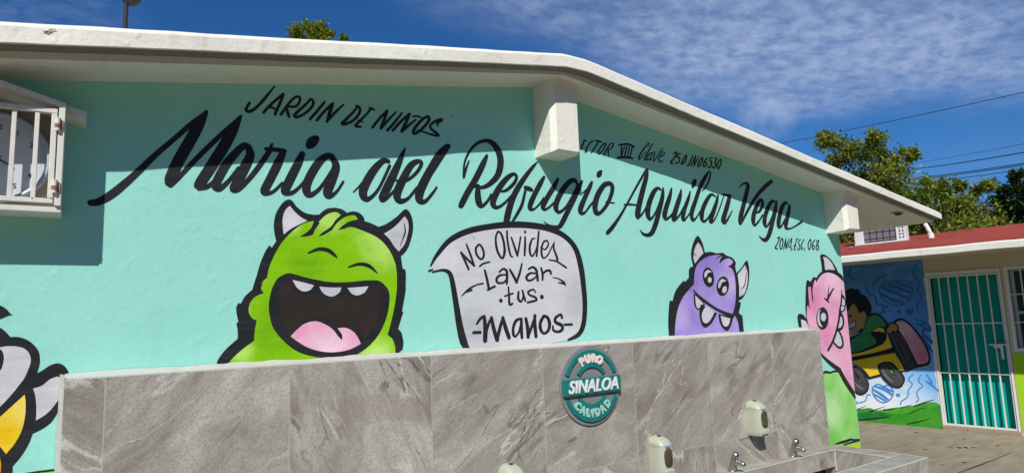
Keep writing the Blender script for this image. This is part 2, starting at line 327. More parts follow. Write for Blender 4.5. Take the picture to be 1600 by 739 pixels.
def roof_mat():
    """red felt shingle courses running along the eave (object space)"""
    m = bpy.data.materials.new('red_roof')
    m.use_nodes = True
    t = m.node_tree
    t.nodes.clear()
    o = N(t, 'TexCoord').outputs['Object']
    s = N(t, 'SeparateXYZ', {0: o})
    br = N(t, 'TexBrick', {'Vector': N(t, 'CombineXYZ', {0: s.outputs[0], 1: s.outputs[1], 2: 0.0}).outputs[0], 'Color1': (0.38, 0.072, 0.048, 1), 'Color2': (0.33, 0.060, 0.042, 1), 'Mortar': (0.13, 0.022, 0.02, 1), 'Scale': 1.0, 'Mortar Size': 0.012, 'Brick Width': 2.3, 'Row Height': 0.42})
    n = N(t, 'TexNoise', {'Vector': o, 'Scale': 2.5, 'Detail': 8.0, 'Roughness': 0.7}).outputs[0]
    c = mix(t, N(t, 'MapRange', {0: n, 1: 0.4, 2: 0.7, 3: 0.0, 4: 0.5}).outputs[0], br.outputs[0], (0.20, 0.045, 0.035, 1))
    b = N(t, 'BsdfPrincipled', {'Base Color': c, 'Roughness': 0.85, 'Specular IOR Level': 0.1})
    gr = N(t, 'TexNoise', {'Vector': o, 'Scale': 60.0, 'Detail': 4.0}).outputs[0]
    bp = N(t, 'Bump', {'Strength': 0.5, 'Distance': 0.01, 'Height': mth(t, 'ADD', gr, mth(t, 'MULTIPLY', br.outputs['Fac'], -2.0))})
    t.links.new(bp.outputs[0], b.inputs['Normal'])
    t.links.new(b.outputs[0], N(t, 'OutputMaterial').inputs[0])
    MATS['red_roof'] = m


roof_mat()


def backdrop_mat():
    """airbrushed mural sky: navy above, paler blue below, near white over the painted grass (object space)"""
    m = bpy.data.materials.new('mural_sky')
    m.use_nodes = True
    t = m.node_tree
    t.nodes.clear()
    o = N(t, 'TexCoord').outputs['Object']
    s = N(t, 'SeparateXYZ', {0: o})
    n = N(t, 'TexNoise', {'Vector': o, 'Scale': 3.0, 'Detail': 5.0, 'Roughness': 0.55}).outputs[0]
    n2 = N(t, 'TexNoise', {'Vector': N(t, 'Mapping', {0: o, 3: (1.0, 1.0, 2.6)}).outputs[0], 'Scale': 2.2, 'Detail': 4.0, 'Distortion': 1.2}).outputs[0]
    right = mth(t, 'MULTIPLY', N(t, 'MapRange', {0: s.outputs[0], 1: 0.5, 2: 1.1}).outputs[0], 0.55)
    h = mth(t, 'ADD', mth(t, 'ADD', s.outputs[2], mth(t, 'MULTIPLY', mth(t, 'SUBTRACT', n, 0.5), 0.5)), right)
    f = mth(t, 'DIVIDE', h, 2.3)
    c = ramp(t, f, [(0.12, (0.80, 0.85, 0.90)), (0.30, (0.52, 0.70, 0.88)), (0.42, (0.24, 0.52, 0.86)), (0.62, (0.10, 0.36, 0.80)), (0.9, (0.055, 0.22, 0.55))])
    c = mix(t, N(t, 'MapRange', {0: n2, 1: 0.54, 2: 0.60, 3: 0.0, 4: 0.22}).outputs[0], c, (0.24, 0.46, 0.78, 1))
    b = N(t, 'BsdfPrincipled', {'Base Color': c, 'Roughness': 0.6})
    t.links.new(b.outputs[0], N(t, 'OutputMaterial').inputs[0])
    MATS['mural_sky'] = m


backdrop_mat()


def leaf_mat(name, a, b_, c_):
    m = bpy.data.materials.new(name)
    m.use_nodes = True
    t = m.node_tree
    t.nodes.clear()
    g = N(t, 'NewGeometry')
    c = ramp(t, g.outputs['Random Per Island'], [(0.0, a), (0.55, b_), (1.0, c_)])
    d = N(t, 'BsdfPrincipled', {'Base Color': c, 'Roughness': 0.5, 'Specular IOR Level': 0.35})
    tr = N(t, 'BsdfTranslucent', {'Color': mix(t, 1.0, c, (1.2, 1.25, 0.6, 1), 'MULTIPLY')})
    ms = N(t, 'MixShader', {0: 0.35, 1: d.outputs[0], 2: tr.outputs[0]})
    t.links.new(ms.outputs[0], N(t, 'OutputMaterial').inputs[0])
    MATS[name] = m


leaf_mat('leaf_yellowgreen', (0.085, 0.14, 0.014), (0.21, 0.26, 0.025), (0.40, 0.39, 0.075))
leaf_mat('leaf_green', (0.07, 0.135, 0.014), (0.165, 0.25, 0.025), (0.33, 0.35, 0.055))
leaf_mat('leaf_dark', (0.016, 0.04, 0.010), (0.035, 0.075, 0.014), (0.07, 0.12, 0.02))

# ------------------------------------------------------------------ mesh helpers


class MB:
    def __init__(s):
        s.v, s.f, s.mi, s.ms = [], [], [], []

    def mat_i(s, m):
        if m not in s.ms:
            s.ms.append(m)
        return s.ms.index(m)

    def poly(s, pts, faces, m):
        o = len(s.v)
        s.v += [tuple(p) for p in pts]
        i = s.mat_i(m)
        for f in faces:
            s.f.append(tuple(o + k for k in f))
            s.mi.append(i)

    def box(s, a, b, m):
        (x0, y0, z0), (x1, y1, z1) = a, b
        p = [(x0, y0, z0), (x1, y0, z0), (x1, y1, z0), (x0, y1, z0), (x0, y0, z1), (x1, y0, z1), (x1, y1, z1), (x0, y1, z1)]
        s.poly(p, [(0, 3, 2, 1), (4, 5, 6, 7), (0, 1, 5, 4), (1, 2, 6, 5), (2, 3, 7, 6), (3, 0, 4, 7)], m)

    def prism_y(s, prof, y0, y1, m):
        """(x, z) outline, counter-clockwise seen from -y, extruded y0..y1"""
        n = len(prof)
        p = [(x, y0, z) for x, z in prof] + [(x, y1, z) for x, z in prof]
        tri = tessellate_polygon([[Vector((x, z, 0)) for x, z in prof]])
        fs = []
        for a, b, c in tri:
            cr = (prof[b][0] - prof[a][0]) * (prof[c][1] - prof[a][1]) - (prof[b][1] - prof[a][1]) * (prof[c][0] - prof[a][0])
            q = (a, b, c) if cr > 0 else (a, c, b)
            fs.append(q)
            fs.append((q[0] + n, q[2] + n, q[1] + n))
        for i in range(n):
            j = (i + 1) % n
            fs.append((j, i, i + n, j + n))
        s.poly(p, fs, m)

    def prism_x(s, prof, x0, x1, m):
        """(y, z) outline extruded along x"""
        n = len(prof)
        p = [(x0, y, z) for y, z in prof] + [(x1, y, z) for y, z in prof]
        tri = tessellate_polygon([[Vector((y, z, 0)) for y, z in prof]])
        fs = []
        for t in tri:
            fs.append(tuple(t))
            fs.append(tuple(k + n for k in reversed(t)))
        for i in range(n):
            j = (i + 1) % n
            fs.append((i, j, j + n, i + n))
        s.poly(p, fs, m)

    def tube(s, pts, rs, m, n=10, cap=True):
        pts = [Vector(p) for p in pts]
        if not isinstance(rs, (list, tuple)):
            rs = [rs] * len(pts)
        o = []
        ref = Vector((0, 0, 1))
        for i, p in enumerate(pts):
            t = (pts[min(i + 1, len(pts) - 1)] - pts[max(i - 1, 0)]).normalized()
            a = t.cross(ref)
            if a.length < 0.05:
                a = t.cross(Vector((0, 1, 0)))
            a.normalize()
            b = t.cross(a)
            for k in range(n):
                an = 2 * math.pi * k / n
                o.append(p + (a * math.cos(an) + b * math.sin(an)) * rs[i])
        fs = []
        for i in range(len(pts) - 1):
            for k in range(n):
                k2 = (k + 1) % n
                fs.append((i * n + k, i * n + k2, (i + 1) * n + k2, (i + 1) * n + k))
        if cap:
            fs.append(tuple(range(n - 1, -1, -1)))
            fs.append(tuple((len(pts) - 1) * n + k for k in range(n)))
        s.poly(o, fs, m)

    def disc_y(s, cx, cz, r0, r1, y0, y1, m, n=64, a0=0.0, a1=2 * math.pi):
        """ring (r0 inner, 0 = solid) facing -y, between y0 (front) and y1"""
        full = abs(a1 - a0 - 2 * math.pi) < 1e-6
        k = n if full else n + 1
        o, fs = [], []
        for i in range(k):
            a = a0 + (a1 - a0) * i / n
            c, d = math.cos(a), math.sin(a)
            o += [(cx + r1 * c, y0, cz + r1 * d), (cx + r1 * c, y1, cz + r1 * d), (cx + r0 * c, y0, cz + r0 * d), (cx + r0 * c, y1, cz + r0 * d)]
        for i in range(n):
            j = (i + 1) % k
            A, B = 4 * i, 4 * j
            fs += [(A, A + 1, B + 1, B), (A, B, B + 2, A + 2), (A + 1, A + 3, B + 3, B + 1)]
            if r0 > 0:
                fs.append((A + 2, B + 2, B + 3, A + 3))
        s.poly(o, fs, m)

    def build(s, name, parent=None, bevel=0.0, smooth=False, seg=2, fix=True):
        me = bpy.data.meshes.new(name)
        me.from_pydata([tuple(v) for v in s.v], [], s.f)
        for m in s.ms:
            me.materials.append(MATS[m])
        me.polygons.foreach_set('material_index', s.mi)
        if fix:
            bm = bmesh.new()
            bm.from_mesh(me)
            bmesh.ops.recalc_face_normals(bm, faces=bm.faces)
            bm.to_mesh(me)
            bm.free()
        if smooth:
            me.polygons.foreach_set('use_smooth', [True] * len(me.polygons))
        me.update()
        o = bpy.data.objects.new(name, me)
        COL.objects.link(o)
        if parent is not None:
            o.parent = parent
        if bevel > 0:
            b = o.modifiers.new('bevel', 'BEVEL')
            b.width = bevel
            b.segments = seg
            b.limit_method = 'ANGLE'
            b.angle_limit = rad(40)
            b.harden_normals = False
        return o


def thing(name, label, cat, loc=(0, 0, 0), rotz=0.0, group=None):
    o = bpy.data.objects.new(name, None)
    COL.objects.link(o)
    o.location = loc
    o.rotation_euler = (0, 0, rotz)
    o.empty_display_size = 0.2
    o['label'] = label
    o['category'] = cat
    if group:
        o['group'] = group
    return o


def tag(o, label, cat, group=None):
    o['label'] = label
    o['category'] = cat
    if group:
        o['group'] = group
    return o


def struct(o):
    o['kind'] = 'structure'
    return o


def dup(root, loc, label):
    r = root.copy()
    COL.objects.link(r)
    r.location = loc
    r['label'] = label
    for ch in list(root.children):
        c = ch.copy()
        COL.objects.link(c)
        c.parent = r
        for g in list(ch.children):
            d = g.copy()
            COL.objects.link(d)
            d.parent = c
    return r


# ---- flat brush paint on a wall: strokes (x, z, width) and filled shapes (x, z, corner flag)
def catmull(p, closed, seg):
    n = len(p)
    out = []
    rng = range(n if closed else n - 1)
    for i in rng:
        a, b, c, d = (p[(i - 1) % n] if closed or i > 0 else p[0]), p[i], p[(i + 1) % n], (p[(i + 2) % n] if closed or i + 2 < n else p[-1])
        for k in range(seg):
            t = k / seg
            out.append(tuple(0.5 * (2 * b[q] + (c[q] - a[q]) * t + (2 * a[q] - 5 * b[q] + 4 * c[q] - d[q]) * t * t + (3 * b[q] - a[q] - 3 * c[q] + d[q]) * t ** 3) for q in range(len(b))))
    if not closed:
        out.append(tuple(p[-1]))
    return out


def smooth_poly(p, seg=5):
    n = len(p)
    cs = [i for i in range(n) if p[i][2]]
    q = [(a, b) for a, b, _ in p]
    if not cs:
        return catmull(q, True, seg)
    out = []
    for a, i in enumerate(cs):
        j = cs[(a + 1) % len(cs)]
        run = [q[i]]
        k = i
        while True:
            k = (k + 1) % n
            run.append(q[k])
            if k == j:
                break
        out += catmull(run, False, seg)[:-1] if len(run) > 2 else [run[0]]
    return out


def union_tris(v, faces):
    """flat union of overlapping faces, so that a stroke crossing itself stays one clean layer"""
    tr = []
    for f in faces:
        for k in range(1, len(f) - 1):
            a, b, c = v[f[0]], v[f[k]], v[f[k + 1]]
            ar = (b[0] - a[0]) * (c[1] - a[1]) - (b[1] - a[1]) * (c[0] - a[0])
            if abs(ar) > 1e-9:
                tr.append((f[0], f[k], f[k + 1]) if ar > 0 else (f[0], f[k + 1], f[k]))
    r = delaunay_2d_cdt([Vector(p) for p in v], [], tr, 1, 1e-6)
    P = [(p.x, p.y) for p in r[0]]
    cell = 0.02
    grid = {}
    for t in tr:
        xs_, zs_ = [v[k][0] for k in t], [v[k][1] for k in t]
        for a in range(math.floor(min(xs_) / cell), math.floor(max(xs_) / cell) + 1):
            for c in range(math.floor(min(zs_) / cell), math.floor(max(zs_) / cell) + 1):
                grid.setdefault((a, c), []).append(t)
    keep = []
    for f in r[2]:
        cx = sum(P[k][0] for k in f) / len(f)
        cz = sum(P[k][1] for k in f) / len(f)
        for t in grid.get((math.floor(cx / cell), math.floor(cz / cell)), ()):
            s = [(v[t[(k + 1) % 3]][0] - v[t[k]][0]) * (cz - v[t[k]][1]) - (v[t[(k + 1) % 3]][1] - v[t[k]][1]) * (cx - v[t[k]][0]) for k in range(3)]
            if min(s) >= -1e-12:
                keep.append(tuple(f))
                break
    return P, keep


def brush(pts):
    """outline quads and round ends of one brush stroke given as (x, z, width)"""
    c = catmull(pts, False, 5) if len(pts) > 2 else [tuple(x) for x in pts]
    v, fs = [], []
    n = len(c)
    for i, (x, z, w) in enumerate(c):
        a, b = c[max(0, i - 1)], c[min(n - 1, i + 1)]
        tx, tz = b[0] - a[0], b[1] - a[1]
        l = math.hypot(tx, tz) or 1e-9
        nx, nz = -tz / l * w / 2, tx / l * w / 2
        v += [(x + nx, z + nz), (x - nx, z - nz)]
    for i in range(n - 1):
        fs.append((2 * i, 2 * i + 2, 2 * i + 3, 2 * i + 1))
    for i in list(range(0, n, 5)) + ([n - 1] if (n - 1) % 5 else []):
        x, z, w = c[i]
        o = len(v)
        for j in range(14):
            t = 2 * math.pi * j / 14
            v.append((x + math.cos(t) * w * .497, z + math.sin(t) * w * .497))
        fs.append(tuple(range(o, o + 14)))
    return v, fs


def paint(name, parent, y, label=None, clampx=None):
    mb = MB()
    items, batch = PAINT[name], []
    k = 0

    def flush(m):
        nonlocal batch, k
        if not batch:
            return
        v, fs = [], []
        for a, f in batch:
            o = len(v)
            v += a
            fs += [tuple(o + q for q in t) for t in f]
        if clampx is not None:
            v = [(min(a, clampx), c) for a, c in v]
        v, fs = union_tris(v, fs)
        mb.poly([(a, y - .0012 - .00016 * k, c) for a, c in v], fs, m)
        k += 1
        batch = []

    last = None
    for kind, m, pts in items:
        if m != last or kind == 'P' and m != 'black':
            flush(last)
        last = m
        if kind == 'P':
            q = smooth_poly(pts)
            tri = tessellate_polygon([[Vector((a, c, 0)) for a, c in q]])
            batch.append((q, [tuple(t) for t in tri]))
        else:
            batch.append(brush(pts))
    flush(last)
    o = mb.build(name.split('__')[-1], parent, fix=False)
    bm = bmesh.new()
    bm.from_mesh(o.data)
    bm.normal_update()
    for f in bm.faces:
        if f.normal.y > 0:
            f.normal_flip()
    bm.to_mesh(o.data)
    bm.free()
    if label:
        o['label'] = label
    return o


PAINT = {}
PAINT['lettering_line_top__painted_lettering'] = [
('S','black',[(0.5812,2.575,0.0116),(0.5715,2.5564,0.0122),(0.5675,2.5403,0.014),(0.5803,2.5361,0.0138),(0.6057,2.5555,0.0125),(0.6341,2.5914,0.0124),(0.6599,2.6304,0.0113),(0.6846,2.6681,0.006)]),
('S','black',[(0.6391,2.5403,0.0119),(0.6635,2.574,0.012),(0.6956,2.6109,0.0121),(0.7223,2.6393,0.0122)]),
('S','black',[(0.7229,2.6362,0.0122),(0.7092,2.5971,0.0128),(0.6961,2.5632,0.0133),(0.6874,2.5397,0.0133)]),
('S','black',[(0.6577,2.5668,0.0079),(0.6724,2.5691,0.0116),(0.6901,2.5639,0.0104)]),
('S','black',[(0.7127,2.5419,0.0121),(0.7348,2.5788,0.0122),(0.7588,2.6148,0.0117),(0.7771,2.634,0.0115),(0.794,2.6351,0.0137),(0.7941,2.614,0.0113),(0.7774,2.5903,0.0114),(0.7499,2.5844,0.0113)]),
('S','black',[(0.7394,2.5731,0.0112),(0.7426,2.5544,0.0146),(0.7488,2.5377,0.0128)]),
('S','black',[(0.844,2.6352,0.0107),(0.8175,2.6015,0.0125),(0.7867,2.5675,0.013),(0.7715,2.5459,0.014),(0.7838,2.5413,0.0119),(0.8115,2.5583,0.0114),(0.8426,2.5891,0.012),(0.8567,2.6175,0.0131),(0.8503,2.6329,0.0139),(0.8424,2.6349,0.0109)]),
('S','black',[(0.9078,2.6307,0.0115),(0.8774,2.5879,0.0127),(0.8412,2.54,0.0126)]),
('S','black',[(0.8727,2.5396,0.0127),(0.9062,2.5857,0.0128),(0.9451,2.63,0.0129)]),
('S','black',[(0.9468,2.6303,0.0133),(0.9337,2.5899,0.0172),(0.9191,2.5397,0.0125)]),
('S','black',[(0.9191,2.5397,0.0097),(0.9549,2.5865,0.013),(0.998,2.6334,0.0079)]),
('S','black',[(1.0664,2.6337,0.0107),(1.0407,2.5992,0.0126),(1.007,2.5604,0.0138),(0.9919,2.5415,0.0158),(1.0036,2.5398,0.0137),(1.0371,2.558,0.0127),(1.0644,2.5857,0.0128),(1.0783,2.6168,0.0141),(1.0732,2.6348,0.0134),(1.0579,2.6375,0.009)]),
('S','black',[(1.1338,2.6339,0.0102),(1.1092,2.6026,0.0108),(1.0814,2.5712,0.0114),(1.0608,2.5479,0.0121),(1.0573,2.5373,0.0137),(1.0829,2.5374,0.0095)]),
('S','black',[(1.1234,2.6358,0.0088),(1.1374,2.6362,0.013),(1.1496,2.6312,0.0094)]),
('S','black',[(1.0711,2.5663,0.0112),(1.0934,2.5627,0.006)]),
('S','black',[(1.14,2.5419,0.0124),(1.1757,2.5918,0.0131),(1.2156,2.6378,0.0118)]),
('S','black',[(1.2156,2.6378,0.0152),(1.2007,2.592,0.0158),(1.1823,2.5443,0.0157)]),
('S','black',[(1.1823,2.5425,0.0118),(1.2186,2.5876,0.0125),(1.2628,2.638,0.0084)]),
('S','black',[(1.2941,2.6374,0.01),(1.2548,2.5858,0.0127),(1.2162,2.5385,0.0133)]),
('S','black',[(1.2432,2.5404,0.0127),(1.2841,2.59,0.0134),(1.3332,2.638,0.0121)]),
('S','black',[(1.3351,2.6383,0.0148),(1.3138,2.5907,0.0162),(1.2908,2.5433,0.0153)]),
('S','black',[(1.2908,2.5415,0.012),(1.3285,2.5785,0.0128),(1.3687,2.6146,0.0093)]),
('S','black',[(1.3519,2.6283,0.0081),(1.3709,2.6329,0.0099),(1.3957,2.6311,0.0086)]),
('S','black',[(1.4364,2.6408,0.0146),(1.4051,2.6217,0.0145),(1.3699,2.5807,0.0153),(1.3524,2.5498,0.0162),(1.3617,2.5421,0.0146),(1.3924,2.5623,0.0144),(1.4238,2.5955,0.0147),(1.4439,2.6273,0.0158),(1.4364,2.6408,0.0175)]),
('S','black',[(1.4884,2.6009,0.0098),(1.4907,2.6158,0.015),(1.515,2.6358,0.0161),(1.4831,2.6257,0.0125),(1.4511,2.5993,0.0127),(1.4507,2.5811,0.0148),(1.4776,2.563,0.0155),(1.495,2.5489,0.0133),(1.4616,2.5481,0.0119),(1.4153,2.5564,0.0095),(1.3772,2.5621,0.0063)]),
]
PAINT['lettering_first_words__painted_lettering'] = [
('S','black',[(0.0235,2.0969,0.0244),(0.0505,2.1039,0.0278),(0.0983,2.1445,0.0311),(0.1654,2.2219,0.0258),(0.2349,2.31,0.0221),(0.3007,2.3849,0.0198),(0.355,2.4483,0.0201),(0.411,2.5096,0.0117)]),
('S','black',[(0.411,2.5096,0.0156),(0.3835,2.4483,0.0408),(0.3499,2.3712,0.0446),(0.3104,2.2831,0.0439),(0.2863,2.214,0.042),(0.2813,2.1972,0.0324)]),
('S','black',[(0.2857,2.1867,0.0212),(0.3122,2.2164,0.0184),(0.3592,2.2803,0.02),(0.4286,2.3687,0.0204),(0.4862,2.4378,0.0193),(0.5455,2.5089,0.0121)]),
('S','black',[(0.5455,2.5106,0.0134),(0.5161,2.446,0.0398),(0.4801,2.3668,0.0453),(0.4308,2.2717,0.0447),(0.3929,2.2,0.0411),(0.3967,2.19,0.032),(0.4252,2.1948,0.0197),(0.4607,2.2342,0.0164)]),
('S','black',[(0.5823,2.3774,0.0257),(0.5629,2.3835,0.0271),(0.5329,2.3524,0.0316),(0.4927,2.2943,0.0368),(0.4608,2.2261,0.0363),(0.4527,2.1971,0.034),(0.4689,2.188,0.0248),(0.5051,2.2261,0.0179),(0.5417,2.283,0.0165)]),
('S','black',[(0.5825,2.3665,0.0315),(0.5867,2.3419,0.0365),(0.5645,2.2853,0.0421),(0.5353,2.2165,0.0402),(0.5244,2.191,0.0351),(0.5507,2.1973,0.0185),(0.6033,2.2642,0.0184),(0.6495,2.3362,0.017),(0.6729,2.3772,0.0156)]),
('S','black',[(0.5359,2.1808,0.0115),(0.5785,2.2411,0.0109),(0.6293,2.318,0.0125),(0.6777,2.4032,0.0119)]),
('S','black',[(0.6512,2.3788,0.0163),(0.6933,2.3805,0.0198),(0.7299,2.3782,0.0217)]),
('S','black',[(0.7245,2.3734,0.0258),(0.7017,2.3176,0.0376),(0.668,2.2413,0.0373),(0.6474,2.1954,0.0356),(0.6536,2.184,0.0257),(0.6838,2.1928,0.0153),(0.7218,2.234,0.0137)]),
('S','black',[(0.8078,2.3747,0.0265),(0.788,2.3267,0.0372),(0.7529,2.249,0.0399),(0.7338,2.2025,0.0384),(0.7417,2.191,0.0263),(0.769,2.1972,0.0188),(0.8046,2.2331,0.014),(0.8366,2.2816,0.0126)]),
('S','black',[(0.9444,2.3809,0.022),(0.9148,2.3759,0.0291),(0.8733,2.3315,0.0381),(0.8327,2.2521,0.0395),(0.8272,2.206,0.0377),(0.8451,2.1909,0.026),(0.8859,2.2233,0.0176),(0.9317,2.295,0.0146),(0.9614,2.3493,0.0147)]),
('S','black',[(0.9401,2.377,0.0267),(0.9614,2.3364,0.0377),(0.9443,2.2749,0.0428),(0.9208,2.2094,0.0413),(0.9317,2.1909,0.025),(0.9655,2.2172,0.0147),(0.9955,2.265,0.0115)]),
('P','black',[(0.8222,2.4159,0),(0.8302,2.4447,0),(0.8564,2.4651,0),(0.8796,2.4655,0),(0.8829,2.4455,0),(0.8648,2.4151,0),(0.8418,2.4014,0),(0.8271,2.4039,0)]),
('S','black',[(1.0431,2.2192,0.0067),(1.0696,2.2474,0.0084),(1.101,2.2894,0.0085)]),
('S','black',[(1.2184,2.3855,0.0233),(1.1885,2.3823,0.0291),(1.1374,2.3237,0.0394),(1.0935,2.2407,0.0432),(1.0941,2.2016,0.0385),(1.1182,2.193,0.022),(1.1686,2.247,0.0156),(1.2256,2.3638,0.016)]),
('S','black',[(1.3082,2.4622,0.0073),(1.2881,2.4159,0.0255),(1.2439,2.3206,0.0413),(1.1978,2.2272,0.0426),(1.1864,2.198,0.0359),(1.2143,2.209,0.0173),(1.2619,2.2592,0.0123)]),
('S','black',[(1.2605,2.2933,0.0126),(1.3103,2.2978,0.0159),(1.3647,2.3413,0.018),(1.3954,2.3907,0.0194),(1.3787,2.4028,0.0236),(1.3359,2.3752,0.0341),(1.2891,2.2932,0.0418),(1.2615,2.2278,0.043),(1.2752,2.1948,0.0316),(1.3185,2.2097,0.0177),(1.3682,2.2682,0.0145)]),
('S','black',[(1.4444,2.3351,0.0131),(1.5027,2.4209,0.0133),(1.544,2.4828,0.0134),(1.555,2.5033,0.0154),(1.536,2.4991,0.0185),(1.4931,2.4483,0.034),(1.4399,2.358,0.0434),(1.3878,2.2607,0.0474),(1.3799,2.2097,0.0424),(1.4115,2.2028,0.0216),(1.4578,2.2525,0.0149),(1.4767,2.2792,0.0113)]),
]
PAINT['lettering_third_word__painted_lettering'] = [
('S','black',[(1.6688,2.4359,0.0078),(1.6503,2.3923,0.014),(1.6349,2.346,0.0156)]),
('S','black',[(1.6335,2.3493,0.0129),(1.6419,2.4226,0.0126),(1.6727,2.4852,0.0135),(1.7177,2.5328,0.0159),(1.7749,2.5577,0.021),(1.8235,2.5458,0.0349),(1.8566,2.503,0.0421),(1.8652,2.4463,0.042),(1.846,2.38,0.0369),(1.799,2.3296,0.0283),(1.7496,2.3021,0.0203),(1.702,2.3016,0.0165),(1.6881,2.3073,0.011)]),
('S','black',[(1.78,2.4763,0.0174),(1.7541,2.4275,0.0344),(1.7033,2.3385,0.0353),(1.6541,2.2652,0.0348),(1.6176,2.2025,0.0331),(1.6104,2.1925,0.0252)]),
('S','black',[(1.7195,2.3052,0.0267),(1.7163,2.2563,0.0387),(1.7228,2.2153,0.0393),(1.7381,2.2005,0.0217),(1.7709,2.2257,0.0166),(1.8006,2.2664,0.0156)]),
('S','black',[(1.8547,2.2883,0.0103),(1.8967,2.2989,0.0179),(1.9493,2.3429,0.0206),(1.9663,2.3806,0.0204),(1.9429,2.3915,0.021),(1.895,2.3574,0.0307),(1.847,2.3019,0.0363),(1.8136,2.2428,0.0377),(1.8107,2.211,0.0349),(1.8389,2.201,0.0191),(1.8855,2.2304,0.0152),(1.9381,2.2807,0.014)]),
('S','black',[(2.1134,2.4787,0.0064),(2.0804,2.4469,0.0194),(2.0292,2.3902,0.0275),(1.9739,2.3197,0.0343),(1.9371,2.2591,0.0367),(1.909,2.1929,0.0407),(1.8915,2.1353,0.0394),(1.8842,2.0983,0.0293)]),
('S','black',[(1.9271,2.1266,0.0146),(1.9677,2.1824,0.0197),(1.9955,2.2274,0.0205),(2.0156,2.2868,0.0176),(2.026,2.3241,0.016)]),
('S','black',[(2.0216,2.3237,0.0226),(2.0433,2.3197,0.0278),(2.065,2.3141,0.0215)]),
('S','black',[(2.1545,2.3955,0.018),(2.1272,2.3572,0.0305),(2.0845,2.2917,0.032),(2.0536,2.2368,0.0341),(2.0488,2.2103,0.0304),(2.0732,2.2061,0.0137),(2.1139,2.2381,0.0119),(2.1445,2.2757,0.0109)]),
('S','black',[(2.2524,2.3925,0.0187),(2.2254,2.3509,0.0311),(2.1858,2.2996,0.0321),(2.1504,2.2495,0.0325),(2.1367,2.222,0.0329),(2.1519,2.2094,0.0164),(2.1856,2.2282,0.013),(2.2163,2.2542,0.012)]),
('S','black',[(2.3904,2.3774,0.022),(2.3761,2.3977,0.0249),(2.3367,2.3837,0.0307),(2.2883,2.338,0.0352),(2.2434,2.2741,0.0367),(2.2274,2.2281,0.0387),(2.2466,2.2006,0.0211),(2.2891,2.2232,0.0162),(2.3297,2.2683,0.0172),(2.3717,2.3265,0.0193),(2.3978,2.3718,0.0182)]),
('S','black',[(2.4308,2.3965,0.0167),(2.4045,2.3539,0.0302),(2.3612,2.2828,0.0328),(2.3107,2.2065,0.0338),(2.2694,2.144,0.0329),(2.2418,2.1158,0.0256),(2.1976,2.1153,0.0183),(2.1619,2.1265,0.0111),(2.1389,2.1417,0.0057)]),
('S','black',[(2.4277,2.3236,0.0082),(2.4676,2.3529,0.0112),(2.5019,2.3872,0.013)]),
('S','black',[(2.5066,2.397,0.0186),(2.484,2.3606,0.0308),(2.4396,2.2886,0.0338),(2.4084,2.231,0.0384),(2.4108,2.2079,0.0296),(2.4383,2.2096,0.0149),(2.4765,2.2479,0.0144),(2.5108,2.2814,0.013)]),
('S','black',[(2.6468,2.4031,0.0272),(2.5997,2.3862,0.0329),(2.5459,2.3216,0.0393),(2.5212,2.2572,0.0427),(2.5265,2.217,0.0369),(2.5589,2.2171,0.0234),(2.6161,2.27,0.0262),(2.6591,2.3432,0.0303),(2.6667,2.3888,0.0337),(2.6425,2.4027,0.0295)]),
('S','black',[(2.609,2.2853,0.0111),(2.6757,2.2837,0.0098)]),
('P','black',[(2.5445,2.4415,0),(2.5561,2.4668,0),(2.5857,2.4793,0),(2.5934,2.4705,0),(2.5831,2.442,0),(2.5574,2.4282,0)]),
]
